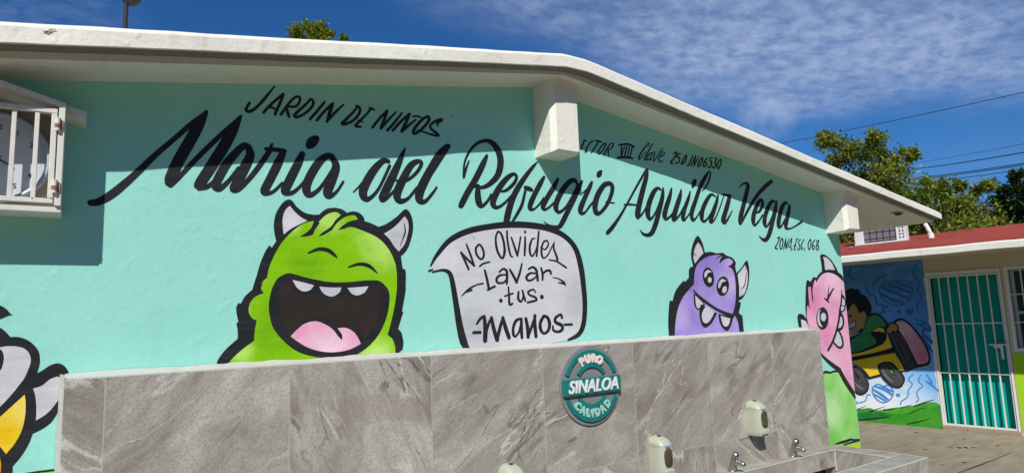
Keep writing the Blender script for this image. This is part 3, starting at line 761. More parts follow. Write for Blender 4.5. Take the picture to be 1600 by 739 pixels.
PAINT['lettering_fourth_word__painted_lettering'] = [
('S','black',[(2.6071,2.0989,0.0267),(2.6469,2.1322,0.0275),(2.7109,2.1991,0.0206),(2.7775,2.2806,0.0163),(2.866,2.3954,0.0166),(2.9568,2.5071,0.0182),(2.9746,2.521,0.0124)]),
('S','black',[(2.9742,2.5169,0.0252),(2.9631,2.474,0.0357),(2.9234,2.3836,0.0423),(2.8838,2.2879,0.0444),(2.865,2.2244,0.0459),(2.8681,2.2083,0.0256),(2.9058,2.2315,0.0143),(2.9461,2.279,0.0117)]),
('S','black',[(2.7557,2.2791,0.0099),(2.8038,2.2837,0.0143),(2.87,2.2837,0.0102)]),
('S','black',[(3.0821,2.4,0.0184),(3.0592,2.4069,0.0221),(3.0192,2.378,0.0356),(2.9741,2.3075,0.0423),(2.9538,2.2431,0.0459),(2.9651,2.2054,0.0301),(2.9953,2.2157,0.016),(3.0368,2.265,0.0159),(3.07,2.3211,0.0147)]),
('S','black',[(3.1066,2.4089,0.0184),(3.097,2.357,0.0356),(3.0603,2.2665,0.0401),(3.0195,2.1772,0.0406),(2.9821,2.119,0.0349),(2.9439,2.0996,0.0243),(2.9038,2.1044,0.0194),(2.879,2.1274,0.0072)]),
('S','black',[(3.186,2.4155,0.0158),(3.1644,2.3622,0.0348),(3.1234,2.2842,0.0404),(3.1042,2.2322,0.0437),(3.1183,2.2107,0.0221),(3.167,2.2394,0.0149),(3.2212,2.2976,0.014)]),
('S','black',[(3.2772,2.4126,0.0162),(3.2572,2.3623,0.0375),(3.2149,2.2834,0.0428),(3.1867,2.2235,0.0449),(3.1929,2.2082,0.0224),(3.24,2.2403,0.0155),(3.2851,2.295,0.0146)]),
('S','black',[(3.3639,2.411,0.0119),(3.3419,2.3624,0.0281),(3.3015,2.2955,0.0346),(3.2744,2.2332,0.039),(3.2847,2.2125,0.0187),(3.3255,2.2449,0.013),(3.363,2.2821,0.0118)]),
('S','black',[(3.481,2.4205,0.0058),(3.5293,2.4604,0.0139),(3.5662,2.512,0.0156),(3.5832,2.5592,0.0139),(3.5678,2.5656,0.0112),(3.5275,2.5236,0.0297),(3.4667,2.4491,0.0342),(3.4085,2.3497,0.0366),(3.3631,2.2675,0.0406),(3.3667,2.2212,0.0308),(3.4001,2.2318,0.0141),(3.4484,2.2817,0.0122)]),
('S','black',[(3.6158,2.3962,0.0153),(3.5811,2.4074,0.0183),(3.5377,2.377,0.0322),(3.4816,2.3075,0.0388),(3.459,2.244,0.0439),(3.4758,2.2155,0.0225),(3.5126,2.2324,0.0159),(3.5573,2.2767,0.0145),(3.595,2.3331,0.0119)]),
('S','black',[(3.6438,2.4032,0.0201),(3.6191,2.3468,0.0337),(3.5745,2.2717,0.038),(3.547,2.2254,0.0398),(3.5617,2.2143,0.0174),(3.6033,2.2495,0.0129),(3.6574,2.3253,0.0121),(3.7031,2.4017,0.0107),(3.7152,2.4259,0.0073)]),
('S','black',[(3.691,2.416,0.0111),(3.7416,2.4139,0.0182),(3.7834,2.4109,0.0184)]),
('S','black',[(3.7691,2.4098,0.0355),(3.7439,2.3556,0.044),(3.7023,2.2796,0.0436),(3.6801,2.2328,0.0485),(3.6997,2.2199,0.023),(3.7412,2.2575,0.0162),(3.7868,2.3093,0.0083)]),
('P','black',[(3.3798,2.4418,0),(3.3876,2.4749,0),(3.4161,2.5012,0),(3.4353,2.4953,0),(3.4246,2.4604,0),(3.3947,2.4371,0)]),
]
PAINT['lettering_last_word__painted_lettering'] = [
('S','black',[(3.8773,2.4799,0.0049),(3.9257,2.5094,0.0142),(3.9698,2.5199,0.0217),(3.9858,2.5037,0.0417),(3.963,2.4507,0.0417),(3.9101,2.3454,0.0454),(3.8682,2.2604,0.0484),(3.8621,2.2295,0.0418)]),
('S','black',[(4.2709,2.5601,0.0308),(4.1927,2.5178,0.0331),(4.1013,2.4543,0.0309),(4.0097,2.374,0.0283),(3.9373,2.2968,0.0232),(3.885,2.2364,0.0194)]),
('S','black',[(4.0489,2.3073,0.0096),(4.0953,2.3249,0.0236),(4.1373,2.3756,0.0343),(4.1361,2.4088,0.0246),(4.0927,2.3909,0.0341),(4.0365,2.3175,0.0432),(4.0108,2.2542,0.0488),(4.0232,2.2186,0.0231),(4.073,2.2467,0.0163),(4.1265,2.2974,0.0154)]),
('S','black',[(4.2855,2.4085,0.0171),(4.2616,2.4105,0.0237),(4.2141,2.3735,0.0387),(4.158,2.2956,0.0453),(4.1419,2.2394,0.049),(4.162,2.2147,0.0189),(4.2091,2.2541,0.0181),(4.2602,2.3167,0.0169)]),
('S','black',[(4.3108,2.4141,0.0198),(4.2901,2.3561,0.0431),(4.2393,2.2558,0.0463),(4.191,2.1683,0.0458),(4.1452,2.1201,0.0346),(4.1015,2.117,0.0244),(4.0643,2.1409,0.0082)]),
('S','black',[(4.4461,2.4047,0.0189),(4.4218,2.4106,0.0242),(4.3719,2.3691,0.0413),(4.3258,2.2906,0.0481),(4.3088,2.2333,0.0483),(4.3312,2.2195,0.0201),(4.381,2.2635,0.0185),(4.4483,2.3359,0.017)]),
('S','black',[(4.4713,2.3872,0.0299),(4.4483,2.3359,0.0417),(4.4069,2.2536,0.0467),(4.3957,2.2204,0.0349),(4.442,2.2121,0.0146),(4.522,2.2367,0.0136),(4.6124,2.2761,0.021)]),
]
PAINT['lettering_sector_line__painted_lettering'] = [
('S','black',[(2.4131,2.6466,0.0078),(2.3881,2.6471,0.0083),(2.3755,2.6256,0.0108),(2.3905,2.6129,0.0109),(2.3802,2.5918,0.0084),(2.3575,2.5891,0.0065)]),
('S','black',[(2.4613,2.6473,0.0089),(2.4798,2.6459,0.008)]),
('S','black',[(2.4633,2.642,0.0095),(2.4503,2.6203,0.0095),(2.4376,2.6005,0.0094)]),
('S','black',[(2.4395,2.5952,0.0083),(2.4526,2.5986,0.0065)]),
('S','black',[(2.4457,2.6197,0.0057),(2.4596,2.6207,0.0048)]),
('S','black',[(2.5339,2.6509,0.0075),(2.5169,2.6432,0.0082),(2.4919,2.618,0.0097),(2.4702,2.5861,0.0102),(2.4681,2.5749,0.0087),(2.4874,2.5863,0.0056)]),
('S','black',[(2.5509,2.6568,0.01),(2.5985,2.6553,0.011)]),
('S','black',[(2.5793,2.6548,0.0093),(2.5482,2.6175,0.0098),(2.5124,2.5763,0.0081)]),
('S','black',[(2.6319,2.6501,0.0081),(2.6067,2.6357,0.009),(2.578,2.6025,0.0095),(2.5671,2.5826,0.0111),(2.5762,2.5762,0.0075),(2.5989,2.5937,0.0086),(2.6227,2.6227,0.0097),(2.635,2.6448,0.0109),(2.6295,2.6498,0.0106)]),
('S','black',[(2.6658,2.6467,0.0086),(2.6387,2.6096,0.0102),(2.6119,2.5729,0.0091)]),
('S','black',[(2.6659,2.6475,0.0067),(2.6912,2.6574,0.0076),(2.6953,2.6466,0.0101),(2.679,2.6257,0.0084),(2.6487,2.6127,0.0066)]),
('S','black',[(2.6511,2.6129,0.009),(2.652,2.5924,0.0108),(2.6495,2.5715,0.0088)]),
('S','black',[(2.7377,2.6498,0.0087),(2.766,2.6583,0.0116),(2.802,2.6654,0.012),(2.8378,2.6659,0.0129),(2.8731,2.6559,0.0114)]),
('S','black',[(2.7242,2.5704,0.0127),(2.7952,2.5802,0.0139),(2.8539,2.5802,0.0112)]),
('S','black',[(2.765,2.6455,0.0128),(2.7599,2.6125,0.0115),(2.755,2.5814,0.0115)]),
('S','black',[(2.7906,2.6505,0.0089),(2.7726,2.6139,0.0083),(2.7575,2.5817,0.0083)]),
('S','black',[(2.8112,2.653,0.0103),(2.7829,2.5846,0.0103)]),
('S','black',[(2.8316,2.6536,0.0093),(2.8083,2.5855,0.0093)]),
('S','black',[(2.8547,2.6525,0.0119),(2.8313,2.5861,0.0106)]),
('S','black',[(2.9927,2.6691,0.0044),(3.0075,2.6847,0.0063),(3.006,2.6984,0.007),(2.9742,2.6708,0.0093),(2.9335,2.6287,0.0107),(2.9066,2.5906,0.0116),(2.9082,2.5784,0.0074),(2.9392,2.604,0.0059),(2.9712,2.637,0.005)]),
('S','black',[(3.0439,2.6991,0.0068),(3.0108,2.6614,0.0098),(2.9685,2.6053,0.01),(2.9559,2.5824,0.01),(2.9722,2.587,0.005)]),
('S','black',[(3.0257,2.6347,0.006),(3.008,2.6295,0.0079),(2.9842,2.6032,0.0101),(2.9772,2.5836,0.0099),(2.9992,2.5911,0.0053),(3.0289,2.622,0.0056)]),
('S','black',[(3.0418,2.6452,0.0071),(3.0171,2.6108,0.009),(3.0043,2.5877,0.0108),(3.0217,2.5908,0.005)]),
('S','black',[(3.0555,2.6468,0.0079),(3.0444,2.6138,0.0101),(3.0386,2.5796,0.0103)]),
('S','black',[(3.0413,2.5799,0.0058),(3.0718,2.6169,0.0076),(3.0997,2.652,0.0071)]),
('S','black',[(3.0908,2.6151,0.0061),(3.1222,2.6266,0.0073),(3.1436,2.647,0.0093),(3.1331,2.6539,0.0066),(3.1094,2.6371,0.0086),(3.0842,2.6024,0.0113),(3.0906,2.5832,0.0091),(3.122,2.5946,0.0066)]),
('S','black',[(3.124,2.6749,0.0087),(3.1077,2.6489,0.008)]),
('S','black',[(3.2261,2.6488,0.0086),(3.24,2.6623,0.0091),(3.2566,2.6613,0.0147),(3.2461,2.6392,0.0124),(3.2183,2.6123,0.011),(3.1954,2.5891,0.015),(3.2177,2.584,0.0087)]),
('S','black',[(3.2987,2.6586,0.0097),(3.2775,2.6592,0.0088),(3.2624,2.635,0.0125),(3.2812,2.6326,0.0112),(3.2841,2.6195,0.0133),(3.2692,2.5969,0.0105),(3.2455,2.5914,0.0091),(3.2422,2.6,0.0083)]),
('S','black',[(3.3405,2.6498,0.01),(3.321,2.6265,0.011),(3.296,2.5908,0.012)]),
('S','black',[(3.3408,2.6528,0.0079),(3.3539,2.6543,0.014),(3.3473,2.6324,0.0127),(3.3274,2.6061,0.011),(3.2979,2.588,0.0088)]),
('S','black',[(3.4178,2.663,0.0089),(3.3945,2.6285,0.0114),(3.369,2.5925,0.0115),(3.3531,2.5848,0.0087),(3.3479,2.5963,0.0085)]),
('S','black',[(3.3901,2.5871,0.0106),(3.4159,2.6247,0.0105),(3.4442,2.6629,0.0096)]),
('S','black',[(3.4455,2.6631,0.0127),(3.4314,2.6264,0.0118),(3.4186,2.5885,0.0118)]),
('S','black',[(3.4186,2.5885,0.0078),(3.4518,2.6317,0.0094),(3.4795,2.6623,0.0068)]),
('S','black',[(3.5126,2.6583,0.01),(3.4884,2.6418,0.0108),(3.4626,2.6083,0.0131),(3.4607,2.5913,0.0113),(3.4818,2.6012,0.0104),(3.5074,2.6315,0.0118),(3.5166,2.6541,0.0139),(3.5103,2.658,0.0125)]),
('S','black',[(3.5696,2.6631,0.007),(3.5426,2.6446,0.0109),(3.5186,2.6112,0.0136),(3.519,2.5943,0.0112),(3.5403,2.6042,0.0105),(3.5539,2.6241,0.0132),(3.5408,2.6289,0.0065),(3.5235,2.6148,0.0064)]),
('S','black',[(3.6203,2.6656,0.0093),(3.5973,2.6661,0.0086),(3.5879,2.6433,0.0125),(3.6038,2.6419,0.0123),(3.6012,2.6198,0.0129),(3.5825,2.5962,0.0102),(3.5641,2.5943,0.0099),(3.5678,2.607,0.0073)]),
('S','black',[(3.6433,2.665,0.0073),(3.6601,2.67,0.0131),(3.6536,2.6535,0.0108),(3.6357,2.6391,0.0097),(3.6486,2.6311,0.0136),(3.6367,2.6079,0.0112),(3.6146,2.5963,0.01),(3.6091,2.6082,0.0091)]),
('S','black',[(3.7016,2.6651,0.0108),(3.6757,2.6434,0.0119),(3.6601,2.6103,0.0153),(3.6675,2.5939,0.0101),(3.6857,2.6098,0.0119),(3.7061,2.6435,0.0136),(3.7064,2.6656,0.0152),(3.6993,2.6648,0.0098)]),
]
PAINT['lettering_zone_line__painted_lettering'] = [
('S','black',[(4.2795,2.1357,0.0079),(4.3088,2.1409,0.0121),(4.303,2.1312,0.0128),(4.2758,2.0953,0.0106),(4.2448,2.0623,0.0143),(4.2548,2.0567,0.0123),(4.2707,2.0551,0.0089)]),
('S','black',[(4.339,2.1354,0.011),(4.3157,2.1129,0.0123),(4.3016,2.0775,0.014),(4.3069,2.0535,0.01),(4.3263,2.0649,0.0118),(4.3422,2.0977,0.0136),(4.3463,2.1249,0.0146),(4.3366,2.1347,0.0128)]),
('S','black',[(4.3447,2.0547,0.0093),(4.3638,2.0931,0.0121),(4.3835,2.1344,0.0084)]),
('S','black',[(4.3835,2.1344,0.0112),(4.3773,2.0935,0.0143),(4.3716,2.0555,0.0081)]),
('S','black',[(4.3777,2.0665,0.0099),(4.4015,2.1053,0.0107),(4.4249,2.1402,0.0062)]),
('S','black',[(4.3859,2.0614,0.0067),(4.4242,2.1061,0.01),(4.4567,2.1401,0.0074)]),
('S','black',[(4.4588,2.1388,0.0129),(4.4462,2.1014,0.0126),(4.4258,2.0572,0.0067)]),
('S','black',[(4.406,2.0755,0.0062),(4.4424,2.0767,0.0075)]),
('S','black',[(4.4494,2.0633,0.0134),(4.4425,2.0482,0.0105)]),
('S','black',[(4.5184,2.1384,0.0091),(4.5391,2.1373,0.0091)]),
('S','black',[(4.5252,2.1373,0.01),(4.4951,2.0922,0.0119),(4.4761,2.0587,0.0121)]),
('S','black',[(4.4781,2.0861,0.0089),(4.5056,2.0857,0.0089)]),
('S','black',[(4.4756,2.0554,0.0097),(4.496,2.0539,0.0091)]),
('S','black',[(4.5716,2.1364,0.0086),(4.5511,2.1245,0.0106),(4.5414,2.1076,0.0119),(4.5538,2.0832,0.0131),(4.5456,2.0609,0.0107),(4.5263,2.0561,0.0092),(4.5217,2.0711,0.0086)]),
('S','black',[(4.619,2.1382,0.0088),(4.5916,2.1149,0.0114),(4.5722,2.081,0.0133),(4.5733,2.0589,0.009),(4.5948,2.0762,0.0071)]),
('S','black',[(4.6101,2.0684,0.0118),(4.6074,2.0517,0.0096)]),
('S','black',[(4.703,2.1415,0.0104),(4.678,2.1209,0.0118),(4.6633,2.0896,0.0141),(4.6684,2.0618,0.0114),(4.687,2.0736,0.0118),(4.7047,2.1078,0.0137),(4.707,2.1361,0.0147),(4.7016,2.1415,0.0128)]),
('S','black',[(4.7636,2.1411,0.009),(4.7353,2.1174,0.0119),(4.7175,2.083,0.0152),(4.7237,2.0621,0.0095),(4.7453,2.0754,0.0111),(4.7486,2.0953,0.0093),(4.7282,2.089,0.0053)]),
('S','black',[(4.8026,2.1397,0.0099),(4.7853,2.1249,0.0126),(4.7899,2.108,0.0086),(4.8091,2.1201,0.0107),(4.814,2.1345,0.0136),(4.8016,2.1397,0.0097)]),
('S','black',[(4.7918,2.1053,0.0108),(4.7747,2.0905,0.0132),(4.7733,2.0679,0.0139),(4.792,2.0628,0.0092),(4.8053,2.083,0.0147),(4.7956,2.104,0.0145)]),
]
PAINT['painted_speech_bubble'] = [
('P','bubble',[(1.4347,1.8826,1),(1.4709,1.9375,0),(1.5442,2.0131,0),(1.6512,2.0643,0),(1.7841,2.0966,0),(1.8991,2.1103,0),(2.0302,2.115,0),(2.1661,2.1035,0),(2.2798,2.0652,0),(2.3551,1.9969,0),(2.3887,1.893,0),(2.4015,1.7784,0),(2.4042,1.6747,0),(2.3881,1.5723,0),(2.3442,1.5078,0),(2.2711,1.4839,0),(2.1444,1.4721,1),(1.9755,1.4661,0),(1.7936,1.4661,0),(1.6325,1.4701,1),(1.598,1.5347,0),(1.5714,1.6887,0),(1.5495,1.8251,0),(1.5298,1.8568,0),(1.4791,1.8607,0),(1.4342,1.8601,1)]),
('S','black',[(1.4347,1.8826,0.0095),(1.4709,1.9375,0.0208),(1.5442,2.0131,0.028),(1.6512,2.0643,0.0318),(1.784,2.0946,0.0326),(1.8991,2.1103,0.0354),(2.0302,2.115,0.0365),(2.1661,2.1035,0.0362),(2.2798,2.0652,0.0327),(2.3551,1.9969,0.0366),(2.3887,1.893,0.0406),(2.4015,1.7784,0.0378),(2.4042,1.6747,0.0349),(2.3881,1.5723,0.0339),(2.3484,1.5127,0.0272),(2.2712,1.4849,0.0125)]),
('S','black',[(1.4242,1.8573,0.0107),(1.4442,1.8638,0.0081)]),
('S','black',[(1.4439,1.8513,0.0072),(1.4994,1.8628,0.0127),(1.5378,1.8478,0.0239),(1.5539,1.7978,0.0289),(1.5714,1.6887,0.033),(1.589,1.58,0.039),(1.6075,1.5073,0.0426),(1.6303,1.4684,0.0259)]),
('S','black',[(1.6064,1.9537,0.0122),(1.6284,1.9113,0.0143),(1.6481,1.8687,0.0133)]),
('S','black',[(1.6064,1.9537,0.0118),(1.6426,1.9198,0.0138),(1.6817,1.8877,0.0138)]),
('S','black',[(1.6817,1.8877,0.0115),(1.6621,1.9408,0.0135),(1.6394,1.9958,0.0104)]),
('S','black',[(1.7116,1.9962,0.0117),(1.6941,1.9748,0.0135),(1.7002,1.9418,0.0136),(1.7235,1.9216,0.012),(1.741,1.9387,0.0136),(1.7373,1.972,0.0139),(1.7212,1.9957,0.0122),(1.7097,1.9962,0.0111)]),
('S','black',[(1.715,1.8841,0.0103),(1.7372,1.899,0.011),(1.7764,1.9081,0.0092)]),
('S','black',[(1.8322,2.0695,0.0115),(1.8184,2.0382,0.013),(1.8213,1.983,0.0155),(1.8396,1.9411,0.014),(1.8592,1.931,0.0127),(1.8708,1.9675,0.0166),(1.8677,2.0145,0.0157),(1.8543,2.0568,0.0145),(1.8372,2.0706,0.0111),(1.8296,2.0685,0.0093)]),
('S','black',[(1.8906,2.0756,0.0124),(1.8912,2.0282,0.0136),(1.9014,1.9684,0.0136),(1.9105,1.9429,0.0121),(1.9232,1.9389,0.0079)]),
('S','black',[(1.9174,2.0422,0.0114),(1.9358,1.991,0.0149),(1.9519,1.9461,0.0149)]),
('S','black',[(1.9519,1.9461,0.0123),(1.9644,1.9919,0.0123),(1.9773,2.0468,0.0113)]),
('S','black',[(2.0074,2.0481,0.0128),(2.004,1.9976,0.015),(1.9991,1.9494,0.0138)]),
('S','black',[(2.0089,2.0789,0.0151),(2.0087,2.0741,0.0151)]),
('S','black',[(2.073,2.0432,0.0077),(2.0539,2.0389,0.0116),(2.0359,1.9986,0.015),(2.0366,1.9591,0.0153),(2.052,1.9464,0.0108),(2.0751,1.9778,0.01),(2.092,2.0227,0.0092)]),
('S','black',[(2.1005,2.0831,0.013),(2.0909,2.0226,0.0142),(2.079,1.9471,0.0141)]),
('S','black',[(2.1086,1.9966,0.0074),(2.1381,1.9841,0.0098),(2.1617,2.0117,0.0118),(2.1546,2.0339,0.0106),(2.1292,2.024,0.0119),(2.1134,1.9834,0.0143),(2.1169,1.9458,0.0144),(2.1329,1.9373,0.0098),(2.1588,1.958,0.0097),(2.183,1.9945,0.009),(2.2044,2.0268,0.0068)]),
('S','black',[(2.2043,2.0245,0.0098),(2.1996,1.9905,0.0137),(2.2144,1.9549,0.0161),(2.2215,1.9303,0.0162)]),
('S','black',[(2.1654,1.9269,0.0089),(2.1959,1.924,0.0101),(2.2236,1.9169,0.0117),(2.2815,1.8863,0.0131)]),
('S','black',[(1.7443,1.8644,0.0133),(1.7563,1.8178,0.0162),(1.766,1.7665,0.0162)]),
('S','black',[(1.7577,1.7625,0.0115),(1.803,1.7816,0.0129)]),
('S','black',[(1.8338,1.8566,0.0119),(1.8592,1.873,0.0128),(1.8799,1.8601,0.0168),(1.8796,1.8184,0.0169),(1.8772,1.7946,0.0137)]),
('S','black',[(1.8756,1.8422,0.009),(1.8366,1.8389,0.0129),(1.815,1.821,0.016),(1.8211,1.8004,0.0134),(1.8562,1.8005,0.0116),(1.8767,1.8184,0.0096)]),
('S','black',[(1.9003,1.8694,0.0136),(1.9219,1.8366,0.0167),(1.9406,1.8037,0.0183)]),
('S','black',[(1.9406,1.8037,0.0135),(1.9625,1.852,0.0152),(1.9794,1.9026,0.0108)]),
('S','black',[(2.0225,1.874,0.012),(2.0492,1.8854,0.0133),(2.0712,1.8716,0.0174),(2.0773,1.844,0.0181),(2.0796,1.8132,0.0164)]),
('S','black',[(2.0739,1.8501,0.0094),(2.0327,1.8527,0.0132),(2.0056,1.8312,0.0169),(2.0159,1.813,0.0137),(2.0459,1.818,0.0121),(2.0732,1.8365,0.0098)]),
('S','black',[(2.1059,1.8813,0.0132),(2.1142,1.8505,0.0166),(2.1125,1.8164,0.0132)]),
('S','black',[(2.1141,1.8474,0.0113),(2.1397,1.8663,0.0136),(2.1668,1.8666,0.016),(2.1715,1.851,0.0151)]),
('S','black',[(2.1843,1.8293,0.0069),(2.2233,1.8232,0.0086),(2.2618,1.8013,0.0141),(2.2704,1.7837,0.0068)]),
('S','black',[(2.2221,1.8025,0.0083),(2.2615,1.795,0.0125)]),
('S','black',[(1.7317,1.7962,0.01),(1.6911,1.7886,0.0088),(1.644,1.7658,0.0115),(1.6039,1.7331,0.0064)]),
('S','black',[(1.6338,1.7545,0.0124),(1.6637,1.7629,0.0112)]),
('S','black',[(1.8363,1.7075,0.0222),(1.8376,1.7063,0.0222)]),
('S','black',[(2.1023,1.7242,0.0253),(2.1038,1.723,0.0253)]),
('S','black',[(1.8871,1.778,0.0108),(1.8889,1.7352,0.0138),(1.8904,1.6879,0.015),(1.9097,1.6905,0.0115)]),
('S','black',[(1.8603,1.7296,0.009),(1.9142,1.7439,0.0116)]),
('S','black',[(1.9506,1.7515,0.014),(1.9469,1.7168,0.0171),(1.9628,1.6999,0.0129),(1.9784,1.7225,0.0109),(1.9779,1.7585,0.0095)]),
('S','black',[(1.9764,1.7585,0.0126),(1.9838,1.7284,0.0157),(1.9922,1.7043,0.0141)]),
('S','black',[(2.0612,1.749,0.0106),(2.047,1.7643,0.0105),(2.0129,1.7511,0.0133),(2.0232,1.7341,0.0128),(2.0562,1.7229,0.0143),(2.0651,1.7063,0.0138),(2.0065,1.695,0.013)]),
('S','black',[(1.6666,1.5488,0.017),(1.7062,1.5484,0.0171)]),
('S','black',[(1.6878,1.5916,0.0122),(1.7086,1.6165,0.0159),(1.7325,1.6301,0.0142)]),
('S','black',[(1.7324,1.6273,0.0189),(1.7371,1.57,0.0261),(1.7335,1.5075,0.0275)]),
('S','black',[(1.7317,1.5133,0.0172),(1.7508,1.5752,0.0172),(1.7762,1.6203,0.0156)]),
('S','black',[(1.7762,1.6203,0.0191),(1.7877,1.5624,0.0233),(1.8061,1.507,0.0261)]),
('S','black',[(1.8061,1.507,0.0191),(1.8258,1.5668,0.0206),(1.8452,1.6185,0.0148)]),
('S','black',[(1.8452,1.6185,0.0194),(1.8605,1.5655,0.0253),(1.8795,1.5153,0.0237)]),
('S','black',[(1.9514,1.6096,0.0146),(1.9257,1.5985,0.0185),(1.9085,1.5638,0.0183),(1.9084,1.5287,0.0181),(1.9222,1.5193,0.0132),(1.9449,1.5448,0.0135),(1.96,1.5916,0.0123)]),
('S','black',[(1.9623,1.6093,0.0172),(1.9598,1.556,0.0219),(1.9614,1.5117,0.0187)]),
('S','black',[(1.9914,1.6085,0.0204),(2.0001,1.5605,0.0237),(2.0014,1.5129,0.0221)]),
('S','black',[(2.003,1.5158,0.0154),(2.0301,1.5714,0.0185),(2.0549,1.6217,0.0155)]),
('S','black',[(2.0498,1.6249,0.0177),(2.0486,1.5708,0.0241),(2.0532,1.5137,0.0224)]),
('S','black',[(2.1113,1.6203,0.0183),(2.0869,1.5876,0.0207),(2.085,1.5514,0.0223),(2.1064,1.5265,0.0157),(2.1377,1.5434,0.02),(2.1473,1.5796,0.0232),(2.1338,1.6124,0.0196),(2.1082,1.6197,0.0161)]),
('S','black',[(2.2346,1.6078,0.0183),(2.2277,1.6253,0.0147),(2.1915,1.6089,0.0181),(2.1879,1.5857,0.0199),(2.2321,1.5645,0.0213),(2.2324,1.5429,0.0201),(2.2027,1.5317,0.0159),(2.1722,1.5409,0.0164),(2.1696,1.5636,0.0133)]),
('S','black',[(2.2521,1.5688,0.0147),(2.304,1.5683,0.0148)]),
('S','black',[(1.6725,2.0406,0.0029),(1.6772,2.0387,0.0024)]),
('S','black',[(1.6818,2.0347,0.0026),(1.691,2.0247,0.0026)]),
]
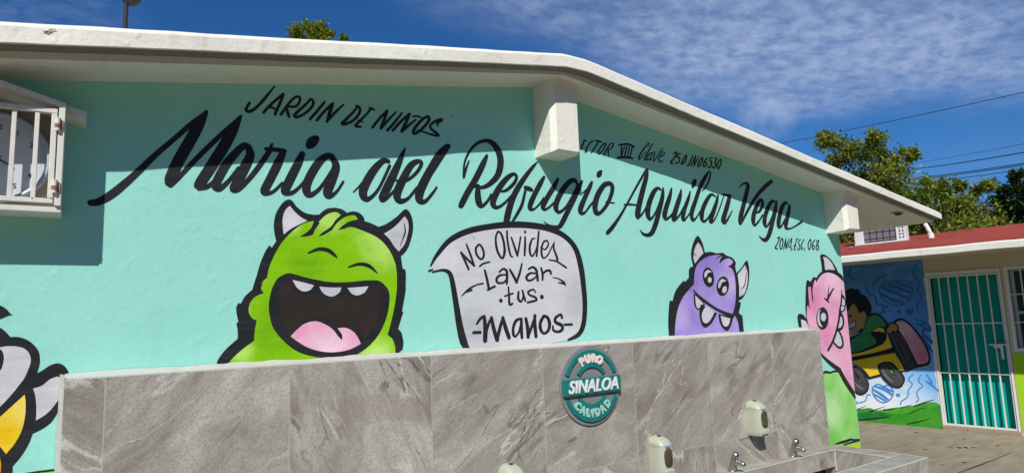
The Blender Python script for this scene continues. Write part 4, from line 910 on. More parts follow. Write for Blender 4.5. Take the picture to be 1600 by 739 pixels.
PAINT['painted_green_monster'] = [
('P','black',[(0.4718,1.4618,1),(0.4762,1.4877,0),(0.505,1.5281,0),(0.5496,1.5685,1),(0.549,1.6007,0),(0.5434,1.6305,1),(0.5509,1.6383,1),(0.5426,1.6763,0),(0.5422,1.698,0),(0.5496,1.7141,1),(0.5599,1.7129,1),(0.5749,1.7411,0),(0.6032,1.7684,1),(0.6107,1.7961,0),(0.6182,1.8239,0),(0.6179,1.819,0),(0.6354,1.8852,0),(0.6559,1.9356,0),(0.6716,1.9585,1),(0.6798,1.9476,1),(0.6983,1.9763,1),(0.6898,2.0155,0),(0.6878,2.0551,0),(0.6971,2.1011,0),(0.7213,2.1429,0),(0.7461,2.1631,0),(0.7657,2.1576,0),(0.7855,2.1328,0),(0.8197,2.1088,0),(0.8601,2.1025,0),(0.8863,2.1058,0),(0.8885,2.1101,1),(0.9179,2.1328,0),(0.9568,2.1402,0),(0.9902,2.1345,0),(1.0116,2.1207,1),(1.0394,2.1286,0),(1.0706,2.1244,0),(1.0925,2.1043,0),(1.0968,2.0861,1),(1.1273,2.0785,0),(1.1658,2.0631,1),(1.2052,2.0795,0),(1.2589,2.1171,0),(1.3001,2.1547,0),(1.3239,2.1466,0),(1.3405,2.1091,0),(1.343,2.0579,0),(1.3283,1.9999,0),(1.307,1.9549,0),(1.2775,1.9259,1),(1.2854,1.8667,1),(1.2988,1.8638,1),(1.3017,1.8357,0),(1.2994,1.7766,0),(1.299,1.7593,0),(1.2792,1.6657,1),(1.2858,1.6593,1),(1.2718,1.6224,0),(1.2578,1.5827,1),(1.2743,1.5666,1),(1.2837,1.5231,0),(1.2798,1.4864,1),(1.2595,1.4722,1),(1.0542,1.4633,0),(0.8183,1.4551,0),(0.6285,1.4566,0)]),
('P','green',[(0.5063,1.4621,1),(0.5406,1.4996,0),(0.5757,1.5296,0),(0.6141,1.5574,1),(0.6161,1.5981,0),(0.6234,1.6416,1),(0.6049,1.6503,0),(0.5915,1.6752,0),(0.5936,1.708,0),(0.6141,1.738,0),(0.6511,1.7543,1),(0.6402,1.7683,0),(0.64,1.7877,0),(0.6504,1.8073,1),(0.6393,1.7807,0),(0.6443,1.8026,0),(0.6626,1.8192,1),(0.6726,1.8692,0),(0.6988,1.9313,0),(0.731,1.9832,0),(0.775,2.0309,0),(0.82,2.0621,0),(0.8602,2.0731,1),(0.8487,2.0432,0),(0.8287,2.0218,0),(0.7976,2.0002,1),(0.8203,2.0012,0),(0.8546,2.0113,0),(0.8661,2.0352,0),(0.8864,2.0657,0),(0.8827,2.0714,0),(0.918,2.106,0),(0.9598,2.1205,0),(0.984,2.107,1),(0.9598,2.0845,0),(0.9358,2.0504,0),(0.9003,2.0251,0),(0.8799,2.0036,1),(0.9062,2.0136,0),(0.9418,2.0359,1),(0.9658,2.0699,0),(1.0023,2.099,0),(1.0455,2.1107,0),(1.0641,2.0934,1),(1.0206,2.0789,0),(0.99,2.0579,0),(0.9687,2.0371,1),(0.996,2.0444,0),(1.0329,2.0553,0),(1.0889,2.0397,0),(1.1524,2.0149,0),(1.1975,1.9795,0),(1.2297,1.934,0),(1.2489,1.8848,0),(1.2549,1.8353,0),(1.254,1.7742,0),(1.25,1.7409,0),(1.2391,1.6789,0),(1.2216,1.6116,0),(1.2045,1.5572,1),(1.2272,1.538,0),(1.24,1.5068,0),(1.2428,1.4701,1),(1.1485,1.4695,0),(1.0728,1.468,0),(0.8638,1.4634,0),(0.6812,1.464,0)]),
('P','black',[(0.6706,1.6901,0),(0.6728,1.729,0),(0.6831,1.7737,0),(0.6991,1.8075,0),(0.7161,1.8251,0),(0.7487,1.8395,0),(0.7819,1.8341,0),(0.8325,1.8203,0),(0.8869,1.8091,0),(0.9181,1.8034,0),(0.9773,1.8007,0),(1.0379,1.8038,0),(1.0998,1.81,0),(1.1568,1.8102,0),(1.1824,1.7981,0),(1.1908,1.7908,0),(1.2136,1.7598,0),(1.2163,1.7102,0),(1.2022,1.6428,0),(1.1688,1.5708,0),(1.1171,1.513,0),(1.0543,1.475,0),(0.9932,1.4641,0),(0.9218,1.4667,0),(0.8466,1.4814,0),(0.7844,1.5075,0),(0.7289,1.5548,0),(0.6904,1.6063,0),(0.6764,1.6511,0)]),
('P','mouth',[(0.7131,1.7736,0),(0.7167,1.6892,0),(0.7311,1.616,0),(0.7616,1.5897,0),(0.7894,1.6084,0),(0.8174,1.633,0),(0.869,1.6487,0),(0.9336,1.6353,0),(0.9694,1.6138,0),(1.0241,1.612,0),(1.0735,1.5746,0),(1.0921,1.544,0),(1.1304,1.5904,0),(1.1665,1.662,0),(1.1771,1.7353,0),(1.1644,1.7723,0),(1.1193,1.7786,0),(1.0872,1.7423,0),(1.0432,1.7246,0),(0.994,1.743,0),(0.9696,1.7196,0),(0.9217,1.7144,0),(0.8863,1.7323,0),(0.8513,1.75,0),(0.8169,1.7445,0),(0.7771,1.762,0),(0.7601,1.7906,0),(0.7377,1.7963,0)]),
('P','white',[(0.7683,1.8106,1),(0.8166,1.7993,0),(0.8616,1.7877,1),(0.8455,1.7674,0),(0.8168,1.7606,0),(0.7883,1.7763,0)]),
('P','white',[(0.885,1.7819,1),(0.9336,1.7777,0),(0.9849,1.7776,1),(0.9757,1.7551,0),(0.9456,1.7376,0),(0.9157,1.7437,0),(0.895,1.7614,0)]),
('P','white',[(1.0125,1.7758,1),(1.0622,1.7787,0),(1.1129,1.7828,1),(1.0936,1.7543,0),(1.062,1.7413,0),(1.034,1.7487,0)]),
('P','tongue',[(0.7618,1.569,1),(0.7894,1.5971,0),(0.8232,1.6214,0),(0.8691,1.6297,0),(0.9099,1.6157,0),(0.9455,1.5913,0),(0.9693,1.5612,0),(0.9874,1.5417,1),(0.9874,1.5663,0),(0.9664,1.5963,1),(1.0057,1.5961,0),(1.0424,1.5758,0),(1.064,1.5453,0),(1.0744,1.5223,1),(1.0237,1.5002,0),(0.9633,1.4919,0),(0.9042,1.4963,0),(0.8407,1.5157,0),(0.7954,1.5433,0)]),
('S','black',[(0.836,1.929,0.0064),(0.879,1.9476,0.0152),(0.9227,1.9446,0.0188),(0.9503,1.9256,0.0146),(0.9648,1.9127,0.0056)]),
('S','black',[(1.0177,1.8695,0.0066),(1.0695,1.8848,0.0146),(1.1163,1.8766,0.0173),(1.1552,1.8454,0.0059)]),
('P','white',[(0.7546,2.1354,1),(0.7354,2.115,0),(0.7246,2.0799,0),(0.725,2.0399,0),(0.7297,2.0071,1),(0.7637,2.0361,0),(0.8313,2.0732,1),(0.8028,2.0873,0),(0.7744,2.1118,0)]),
('P','white',[(1.1915,2.0308,1),(1.2448,2.0658,0),(1.2995,2.1208,1),(1.3162,2.0949,0),(1.3175,2.0504,0),(1.2974,1.9862,0),(1.2665,1.9487,1),(1.2435,1.9718,0),(1.2175,2.0083,0)]),
('S','black',[(1.2955,2.0843,0.0041),(1.3003,2.0432,0.008),(1.2736,1.9759,0.0033)]),
]
PAINT['painted_purple_monster'] = [
('P','black',[(3.0704,1.4732,1),(3.0722,1.5596,0),(3.0941,1.6783,0),(3.1087,1.6919,1),(3.1242,1.6871,1),(3.1574,1.7519,0),(3.2317,1.8129,1),(3.246,1.8177,1),(3.2519,1.8083,1),(3.2897,1.837,1),(3.2947,1.8849,1),(3.3108,1.9043,1),(3.3396,1.9096,1),(3.326,1.9819,0),(3.3474,2.0505,0),(3.3892,2.106,0),(3.4185,2.1102,0),(3.4499,2.0639,0),(3.4654,2.0051,1),(3.5253,2.0118,0),(3.5844,2.0034,0),(3.6459,2.0082,0),(3.6824,1.9909,1),(3.7432,1.9771,0),(3.7758,1.9472,0),(3.7678,1.9215,0),(3.7772,1.8707,1),(3.8384,1.9124,0),(3.8931,1.9599,0),(3.915,1.9395,0),(3.9162,1.8617,0),(3.8845,1.7689,0),(3.8275,1.7029,0),(3.7688,1.6783,1),(3.7991,1.6678,1),(3.7873,1.6378,0),(3.7665,1.5981,1),(3.8034,1.5771,1),(3.805,1.4669,1)]),
('P','purple',[(3.123,1.471,1),(3.1382,1.5575,0),(3.1742,1.6491,0),(3.2363,1.7232,0),(3.3344,1.7941,1),(3.3492,1.8663,0),(3.384,1.9249,0),(3.4766,1.9738,0),(3.583,1.9914,0),(3.6517,1.9921,1),(3.6177,1.9641,0),(3.6041,1.9388,1),(3.6732,1.9785,0),(3.7334,1.9616,0),(3.7469,1.9436,0),(3.6995,1.9143,1),(3.7403,1.8906,0),(3.7563,1.8299,0),(3.7528,1.7389,0),(3.7349,1.6588,0),(3.7002,1.5917,1),(3.7315,1.569,0),(3.7499,1.5287,0),(3.7567,1.4589,1)]),
('S','black',[(3.5676,1.963,0.0042),(3.6125,1.9841,0.0092),(3.6596,1.9944,0.0121)]),
('S','black',[(3.6036,1.9348,0.0044),(3.6565,1.968,0.0106),(3.7043,1.9793,0.0142)]),
('S','black',[(3.6964,1.9143,0.0081),(3.7444,1.9232,0.0144),(3.7693,1.9338,0.015)]),
('P','black',[(3.324,1.7367,1),(3.4213,1.6734,0),(3.3986,1.6373,0),(3.3589,1.6267,0),(3.3239,1.6559,0)]),
('P','white',[(3.338,1.7223,1),(3.4135,1.6687,1),(3.3746,1.6407,0),(3.3505,1.6411,0),(3.339,1.6651,0)]),
('P','black',[(3.3844,1.6644,1),(3.5405,1.6014,1),(3.4786,1.5374,0),(3.4176,1.5107,0),(3.3812,1.531,0),(3.3657,1.598,0)]),
('P','white',[(3.4379,1.6539,1),(3.5182,1.6136,1),(3.4662,1.557,0),(3.4207,1.5392,0),(3.3914,1.5592,0),(3.3923,1.6069,0)]),
('P','black',[(3.5521,1.5982,1),(3.7036,1.5698,1),(3.6702,1.5115,0),(3.6284,1.4817,0),(3.5857,1.5028,0),(3.5577,1.5446,0)]),
('P','white',[(3.5729,1.585,1),(3.6719,1.5627,1),(3.6486,1.5221,0),(3.6169,1.5114,0),(3.5888,1.529,0)]),
('S','black',[(3.3258,1.753,0.0096),(3.3621,1.7221,0.0186),(3.4293,1.681,0.0202),(3.5264,1.6329,0.0196),(3.6126,1.6017,0.0231),(3.7018,1.5798,0.0271)]),
('P','black',[(3.537,1.8458,0),(3.5326,1.8124,0),(3.5143,1.7866,0),(3.4871,1.7753,0),(3.4584,1.7814,0),(3.4358,1.8032,0),(3.4252,1.8347,0),(3.4294,1.8677,0),(3.4473,1.8935,0),(3.4743,1.9052,0),(3.5032,1.8995,0),(3.5263,1.8777,0)]),
('P','white',[(3.4422,1.836,1),(3.4442,1.8673,0),(3.4789,1.8892,0),(3.5186,1.8749,1),(3.4794,1.8676,0),(3.459,1.843,0)]),
('P','white',[(3.5097,1.8227,0),(3.506,1.8134,0),(3.4982,1.8065,0),(3.4884,1.804,0),(3.4791,1.8065,0),(3.4729,1.8132,0),(3.4714,1.8225,0),(3.475,1.8318,0),(3.4827,1.8387,0),(3.4926,1.8412,0),(3.5019,1.8388,0),(3.5082,1.832,0)]),
('P','black',[(3.6824,1.777,0),(3.6645,1.7448,0),(3.6346,1.7227,0),(3.6007,1.7165,0),(3.5719,1.7276,0),(3.5558,1.7529,0),(3.5564,1.7858,0),(3.5737,1.8176,0),(3.6032,1.8401,0),(3.6372,1.8469,0),(3.6666,1.8361,0),(3.6831,1.8104,0)]),
('P','white',[(3.5719,1.7676,1),(3.5792,1.8042,0),(3.617,1.8291,0),(3.6628,1.8164,1),(3.614,1.8043,0),(3.5908,1.7745,0)]),
('P','white',[(3.6545,1.7536,0),(3.6454,1.7426,0),(3.633,1.7357,0),(3.6206,1.7346,0),(3.6114,1.7396,0),(3.608,1.7495,0),(3.6112,1.7615,0),(3.6202,1.7724,0),(3.6326,1.7794,0),(3.645,1.7806,0),(3.6543,1.7755,0),(3.6577,1.7656,0)]),
('P','white',[(3.4028,2.0721,1),(3.3668,2.0317,0),(3.3463,1.9727,0),(3.3559,1.9292,1),(3.4032,1.9692,0),(3.4472,1.9997,1),(3.4326,2.0387,0)]),
('P','white',[(3.8728,1.9284,1),(3.819,1.8865,0),(3.7839,1.8605,1),(3.7895,1.7792,0),(3.7805,1.7084,1),(3.8388,1.7282,0),(3.8804,1.7997,0),(3.8947,1.8719,0)]),
('S','black',[(3.8817,1.8717,0.0062),(3.8515,1.7894,0.01),(3.8107,1.7589,0.0036)]),
]
PAINT['painted_grass'] = [
('P','grass',[(-0.3222,1.1481,1),(-0.1975,1.1438,0),(-0.132,1.1396,0),(-0.0883,1.1369,0),(-0.0506,1.1364,1),(4.5545,1.1247,0),(4.7121,1.1193,0),(4.9081,1.1094,0),(5.0402,1.0838,0),(5.108,1.0654,1),(5.108,0.5209,1),(5.1031,0.4625,1),(4.5678,0.5151,1),(4.2856,0.6103,1),(-0.0229,0.9787,1),(-0.3178,1.0717,1)]),
('S','black',[(-0.1321,1.1424,0.0024),(-0.0986,1.1413,0.0065),(-0.0508,1.1405,0.0082)]),
('S','black',[(4.6808,1.1243,0.0128),(4.7385,1.1317,0.0198),(4.794,1.1223,0.0163),(4.8445,1.1277,0.0146),(4.936,1.123,0.0165)]),
('S','black',[(4.7604,0.5964,0.0083),(4.8369,0.6005,0.0178),(4.9028,0.5996,0.0239),(4.9932,0.6041,0.0203),(5.0145,0.5972,0.0178),(5.108,0.5861,0.018)]),
('S','black',[(4.8818,0.5758,0.012),(4.9775,0.5811,0.0145),(5.108,0.5829,0.0122)]),
('P','yellowgreen',[(4.8791,0.5615,1),(5.108,0.5666,1),(5.108,0.5563,1),(5.108,0.4711,1),(4.8679,0.5307,1)]),
]
PAINT['painted_pink_monster'] = [
('P','black',[(5.107,0.887,1),(4.9908,1.0043,0),(4.942,1.0636,0),(4.902,1.1218,1),(4.8032,1.1744,0),(4.7093,1.2439,0),(4.65,1.3195,0),(4.5991,1.3941,0),(4.5568,1.4229,1),(4.5946,1.4619,1),(4.4476,1.4629,1),(4.4374,1.5433,0),(4.4575,1.574,0),(4.5104,1.5682,0),(4.556,1.5327,1),(4.5487,1.5989,0),(4.5634,1.6896,0),(4.5859,1.794,1),(4.602,1.8237,0),(4.6193,1.8257,0),(4.6456,1.8126,1),(4.6921,1.8507,1),(4.7316,1.8442,1),(4.7718,1.8747,0),(4.8167,1.8955,1),(4.8189,1.9429,0),(4.8115,2.0039,0),(4.8209,2.0246,0),(4.8635,2.0291,0),(4.915,2.0133,0),(4.9702,1.98,0),(5.0221,1.9256,0),(5.0407,1.8912,1),(5.087,1.8708,0),(5.107,1.8466,0),(5.107,1.7945,1),(5.107,1.4118,0),(5.107,0.8837,1)]),
('P','pink',[(5.107,0.9514,1),(5.0162,1.0485,0),(4.9605,1.1175,0),(4.9403,1.1467,1),(4.8399,1.1948,0),(4.7132,1.2663,0),(4.653,1.3374,0),(4.5894,1.4306,0),(4.5588,1.5308,0),(4.5703,1.6211,1),(4.5763,1.6308,0),(4.5885,1.6371,1),(4.6103,1.5976,1),(4.6054,1.6368,0),(4.6048,1.7022,0),(4.6109,1.7743,1),(4.645,1.7743,1),(4.6445,1.7018,0),(4.6564,1.636,1),(4.6617,1.6885,0),(4.6646,1.7544,0),(4.7056,1.8274,1),(4.7224,1.8242,1),(4.722,1.8008,1),(4.7533,1.8343,0),(4.8185,1.8718,0),(4.9049,1.8863,0),(4.9997,1.87,0),(5.0681,1.8359,0),(5.107,1.8083,0),(5.107,1.7664,1),(5.107,1.4118,0),(5.107,0.9483,1)]),
('P','white',[(4.8479,2.0082,1),(4.8606,1.9778,0),(4.8595,1.9368,0),(4.8623,1.9042,1),(4.9091,1.9102,0),(5.0004,1.908,1),(4.9665,1.9592,0),(4.9236,1.9928,0),(4.8837,2.007,0)]),
('S','black',[(4.8098,1.6835,0.009),(4.8436,1.673,0.0184),(4.8699,1.6525,0.0113)]),
('S','black',[(4.8484,1.6663,0.0211),(4.8853,1.7063,0.0222),(4.9494,1.7602,0.0163)]),
('S','black',[(4.893,1.7841,0.0058),(4.8792,1.7401,0.0114),(4.8578,1.6863,0.0157)]),
('P','black',[(4.8426,1.5301,0),(4.8237,1.4874,0),(4.7877,1.4571,0),(4.7442,1.4473,0),(4.7051,1.4601,0),(4.6804,1.4921,0),(4.6766,1.5348,0),(4.6947,1.5769,0),(4.7301,1.6075,0),(4.7736,1.6183,0),(4.8135,1.6059,0),(4.8388,1.5736,0)]),
('P','white',[(4.7503,1.6066,1),(4.7103,1.5816,0),(4.6906,1.5316,0),(4.7021,1.4855,0),(4.7506,1.4654,1),(4.7221,1.5077,0),(4.7233,1.5629,0)]),
('P','white',[(4.8098,1.5422,0),(4.8022,1.5261,0),(4.7869,1.5147,0),(4.7682,1.5109,0),(4.7511,1.5158,0),(4.74,1.5279,0),(4.738,1.5441,0),(4.7455,1.56,0),(4.7606,1.5715,0),(4.7793,1.5754,0),(4.7966,1.5707,0),(4.8078,1.5585,0)]),
('P','black',[(5.0553,1.7116,1),(5.0878,1.7045,0),(5.107,1.6628,0),(5.0988,1.6147,0),(5.0453,1.5761,0),(5.0062,1.5654,1)]),
('P','white',[(5.0559,1.6876,1),(5.0827,1.6769,0),(5.0926,1.6424,0),(5.0613,1.5949,0),(5.0152,1.5808,1)]),
('P','black',[(5.0083,1.5843,1),(5.0419,1.5597,0),(5.0583,1.5069,0),(5.0305,1.4507,0),(4.9655,1.4249,0),(4.9415,1.4333,1)]),
('P','white',[(5.004,1.5417,1),(5.028,1.5315,0),(5.0288,1.4887,0),(4.997,1.4567,0),(4.957,1.4534,1)]),
('P','black',[(5.029,1.6316,1),(5.097,1.6209,0),(5.0785,1.5876,0),(5.0177,1.5699,1)]),
('P','white',[(5.0325,1.622,1),(5.0786,1.6164,0),(5.0564,1.591,0),(5.0255,1.584,1)]),
('P','black',[(4.935,1.4448,1),(4.9757,1.4339,0),(5.0149,1.3663,0),(5.0097,1.3102,0),(4.9584,1.2923,0),(4.903,1.3138,0),(4.87,1.3451,1)]),
('P','white',[(4.941,1.4305,1),(4.9706,1.4059,0),(4.9927,1.3392,0),(4.9706,1.3122,0),(4.9293,1.3189,0),(4.8816,1.3538,1)]),
('S','black',[(4.7909,1.292,0.0225),(4.8683,1.3544,0.0241),(4.9334,1.4355,0.0236),(4.9825,1.5186,0.0253),(5.01,1.5938,0.0264),(5.0026,1.5791,0.018),(5.0415,1.6568,0.0209),(5.0578,1.7116,0.0171),(5.0629,1.7529,0.0062)]),
('P','white',[(4.474,1.5333,1),(4.5333,1.5181,0),(4.5711,1.4628,1),(4.4787,1.4662,1)]),
]
PAINT['painted_bird'] = [
('P','black',[(-0.2807,1.6199,1),(-0.2434,1.6514,0),(-0.2232,1.6416,0),(-0.2057,1.6251,0),(-0.1932,1.6079,1),(-0.1712,1.607,0),(-0.1469,1.5966,0),(-0.1254,1.5774,0),(-0.1103,1.5513,0),(-0.1058,1.5151,0),(-0.1121,1.4785,1),(-0.0969,1.4871,0),(-0.0766,1.5026,0),(-0.0557,1.5093,0),(-0.0375,1.5021,0),(-0.025,1.4863,0),(-0.0189,1.4708,1),(-0.0359,1.4644,0),(-0.0427,1.4303,1),(-0.043,1.3799,0),(-0.0473,1.3344,1),(-0.0618,1.3069,0),(-0.085,1.2869,0),(-0.1149,1.2721,1),(-0.1235,1.2408,0),(-0.1417,1.203,0),(-0.1648,1.1704,1),(-0.1621,1.0831,1),(-0.2739,1.102,1),(-0.3024,1.552,0)]),
('P','white',[(-0.2679,1.5622,1),(-0.2197,1.5739,0),(-0.1966,1.5769,0),(-0.173,1.5744,0),(-0.1523,1.5662,0),(-0.1377,1.5486,0),(-0.1315,1.5251,0),(-0.1354,1.5003,0),(-0.1473,1.4636,0),(-0.1601,1.4421,0),(-0.1786,1.4131,0),(-0.2093,1.3736,0),(-0.2403,1.3509,1)]),
('P','black',[(-0.2393,1.5729,0),(-0.2194,1.5677,0),(-0.2104,1.5548,0),(-0.2071,1.534,0),(-0.2098,1.5095,0),(-0.2156,1.4955,0),(-0.235,1.4908,0),(-0.2469,1.5324,0)]),
('P','yellow',[(-0.1434,1.4079,1),(-0.1394,1.3809,0),(-0.1384,1.34,0),(-0.1444,1.2919,0),(-0.1606,1.2496,0),(-0.1849,1.2138,1),(-0.2025,1.2412,0),(-0.2301,1.2783,1),(-0.2324,1.3222,1),(-0.2076,1.3394,0),(-0.1766,1.3723,0)]),
('P','orange',[(-0.2274,1.2268,1),(-0.2006,1.2033,1),(-0.1969,1.1831,0),(-0.1963,1.1519,0),(-0.1955,1.1044,1),(-0.2244,1.1092,1)]),
('P','white',[(-0.1206,1.4265,1),(-0.0953,1.4347,0),(-0.0744,1.4538,0),(-0.0536,1.4627,1),(-0.0427,1.4577,1),(-0.0443,1.4094,0),(-0.0442,1.3842,1),(-0.0605,1.3566,0),(-0.0803,1.3337,0),(-0.1075,1.3162,1),(-0.1073,1.3407,0),(-0.1098,1.378,0),(-0.1146,1.4073,0)]),
('P','black',[(-0.2677,1.7391,1),(-0.2271,1.7177,0),(-0.2098,1.7056,0),(-0.1991,1.6919,0),(-0.1902,1.6833,1),(-0.2003,1.6835,0),(-0.2247,1.6716,0),(-0.263,1.6521,1)]),
]
PAINT['painted_backdrop'] = [
('S','darkblue',[(0.6948,1.9433,0.0174),(0.6231,1.9628,0.0173),(0.5243,1.9258,0.0166),(0.4813,1.8405,0.0164),(0.505,1.7369,0.0172),(0.6039,1.6452,0.0175),(0.7338,1.6182,0.0168),(0.8454,1.6913,0.0156),(0.9019,1.8016,0.0152),(0.8818,1.9162,0.0163),(0.796,1.965,0.0172),(0.6948,1.9433,0.017)]),
('S','darkblue',[(0.5198,1.8821,0.0352),(0.6983,1.7846,0.0433),(0.8597,1.7048,0.0284)]),
('S','darkblue',[(0.6194,1.9267,0.0377),(0.7574,1.8457,0.0487),(0.8869,1.7812,0.0283)]),
('S','darkblue',[(0.4905,1.7961,0.0264),(0.6365,1.7014,0.0378),(0.7635,1.6525,0.0259)]),
('S','darkblue',[(0.727,1.9339,0.0258),(0.8138,1.8851,0.0342),(0.8879,1.8519,0.0255)]),
('S','darkblue',[(0.5379,1.9248,0.0293),(0.6542,1.8737,0.0377)]),
('S','darkblue',[(0.9689,2.1367,0.0204),(0.9332,2.0403,0.0206),(0.9972,1.9225,0.0204),(0.9618,1.8262,0.0203),(1.0017,1.7258,0.02),(0.9413,1.6306,0.02),(0.9407,1.5047,0.0203)]),
('S','darkblue',[(0.3124,1.8951,0.0229),(0.3315,1.8049,0.0236),(0.412,1.771,0.0233),(0.4291,1.6673,0.0231),(0.4946,1.6353,0.0229),(0.4993,1.5479,0.0219)]),
('S','darkblue',[(0.1262,2.1952,0.0234),(0.0849,2.0766,0.0237),(0.1661,2.0099,0.0241)]),
('S','darkblue',[(0.3992,1.9193,0.0224),(0.4771,2.0025,0.0226),(0.6053,2.0515,0.0228)]),
('S','darkblue',[(0.383,1.486,0.0085),(0.4834,1.5266,0.0169),(0.595,1.559,0.007)]),
('S','darkblue',[(0.533,1.6119,0.0352),(0.5592,1.6036,0.0351)]),
('S','darkblue',[(0.7014,1.5338,0.0475),(0.7059,1.5265,0.0475)]),
('S','darkblue',[(0.8694,1.4298,0.0142),(1.0274,1.3774,0.0302),(0.9491,1.3443,0.0234),(1.0535,1.2736,0.0334)]),
('P','darkblue',[(0.8443,1.5571,1),(0.8777,1.57,0),(0.8905,1.5344,0),(0.8351,1.4686,1),(0.7892,1.5237,0),(0.8065,1.5656,0)]),
('S','darkblue',[(0.9015,1.3705,0.017),(1.0077,1.3062,0.0359),(0.9638,1.2445,0.0314),(1.0621,1.1203,0.0408)]),
('S','darkblue',[(1.0164,1.3889,0.0161),(1.0794,1.2845,0.032)]),
('S','darkblue',[(0.9594,1.203,0.016),(1.049,0.9974,0.0316)]),
('S','paintblue',[(0.3892,0.5057,0.0203),(0.3309,0.5348,0.0191),(0.2579,0.488,0.0177),(0.2491,0.4013,0.0197),(0.2985,0.3186,0.0207),(0.387,0.2864,0.0187),(0.4842,0.3522,0.0169),(0.5181,0.4492,0.0183),(0.472,0.5249,0.0201),(0.3892,0.5057,0.0186)]),
('S','paintblue',[(0.2609,0.4558,0.0276),(0.3669,0.3871,0.041),(0.4417,0.3283,0.0271)]),
('S','paintblue',[(0.2965,0.5008,0.027),(0.4154,0.4645,0.0451),(0.4986,0.3953,0.0314)]),
('S','paintblue',[(0.2647,0.3915,0.0275),(0.4001,0.3149,0.0317)]),
('S','paintblue',[(0.3607,0.5256,0.0181),(0.5041,0.4484,0.0268)]),
('S','paintblue',[(0.7924,0.6923,0.0147),(0.7271,0.6169,0.0152),(0.7687,0.5567,0.0152),(0.7119,0.4708,0.0147),(0.6935,0.3867,0.0146),(0.6089,0.3187,0.0148),(0.5947,0.2761,0.015)]),
('S','paintblue',[(0.8863,0.6856,0.0145),(0.8493,0.6018,0.0153),(0.8899,0.5422,0.0147),(0.8268,0.4773,0.0144),(0.8108,0.4147,0.0152),(0.8244,0.3644,0.0147),(0.7916,0.3211,0.0144)]),
('S','paintblue',[(0.007,0.2442,0.0167),(0.0846,0.2715,0.0165),(0.1402,0.2971,0.0157),(0.1691,0.3748,0.0158),(0.2117,0.3818,0.017)]),
('S','paintblue',[(-0.1191,0.1799,0.0163),(-0.0486,0.2292,0.0162),(0.0211,0.278,0.0161)]),
('S','paintblue',[(0.9529,0.6985,0.0162),(1.0058,0.5887,0.0288),(0.9338,0.6057,0.0115),(1.0107,0.5485,0.0295),(1.0762,0.4815,0.0167)]),
('S','paintblue',[(0.5683,0.3996,0.046),(0.5802,0.4004,0.046)]),
('S','paintblue',[(-0.0037,0.3531,0.038),(0.0061,0.3427,0.0284)]),
('P','fargrass',[(-0.2621,0.0798,1),(-0.1239,0.131,0),(0.0094,0.1613,0),(0.1827,0.1986,0),(0.2836,0.1722,0),(0.4907,0.2223,0),(0.7486,0.2729,0),(0.9791,0.3363,0),(1.0707,0.3107,1),(1.0721,0.0044,1),(-0.0081,-0.0123,1),(-0.271,-0.01,1)]),
('P','fargrassdark',[(-0.0183,0.1001,1),(0.1776,0.1487,0),(0.3836,0.1548,0),(0.5454,0.1784,0),(0.4379,0.0961,0),(0.2075,0.0333,0),(-0.0271,0.0121,1)]),
('P','fargrasslight',[(0.2629,0.1706,1),(0.4898,0.2138,0),(0.7475,0.2625,0),(0.9778,0.3241,0),(1.0478,0.2991,0),(0.8187,0.2209,0),(0.5817,0.1502,0),(0.4422,0.1385,0)]),
('S','black',[(0.0096,0.1635,0.0143),(0.1435,0.2259,0.0041)]),
('S','black',[(0.1882,0.1496,0.0182),(0.392,0.2359,0.004)]),
('S','black',[(0.3665,0.1852,0.0207),(0.4689,0.2038,0.0162),(0.541,0.2303,0.0059)]),
('S','black',[(0.5899,0.2299,0.0157),(0.7305,0.2818,0.0039)]),
('S','black',[(0.7671,0.2681,0.0172),(0.9047,0.3291,0.0152),(1.0193,0.3713,0.0038)]),
('S','black',[(0.0162,0.016,0.017),(0.2093,0.0506,0.0251),(0.4379,0.0961,0.0082)]),
('S','black',[(0.6458,0.0214,0.0118),(0.8025,0.0668,0.0154),(0.9383,0.1235,0.0056)]),
('S','black',[(0.6793,0.1583,0.0095),(0.8198,0.2312,0.0114),(0.9158,0.2589,0.0039)]),
]
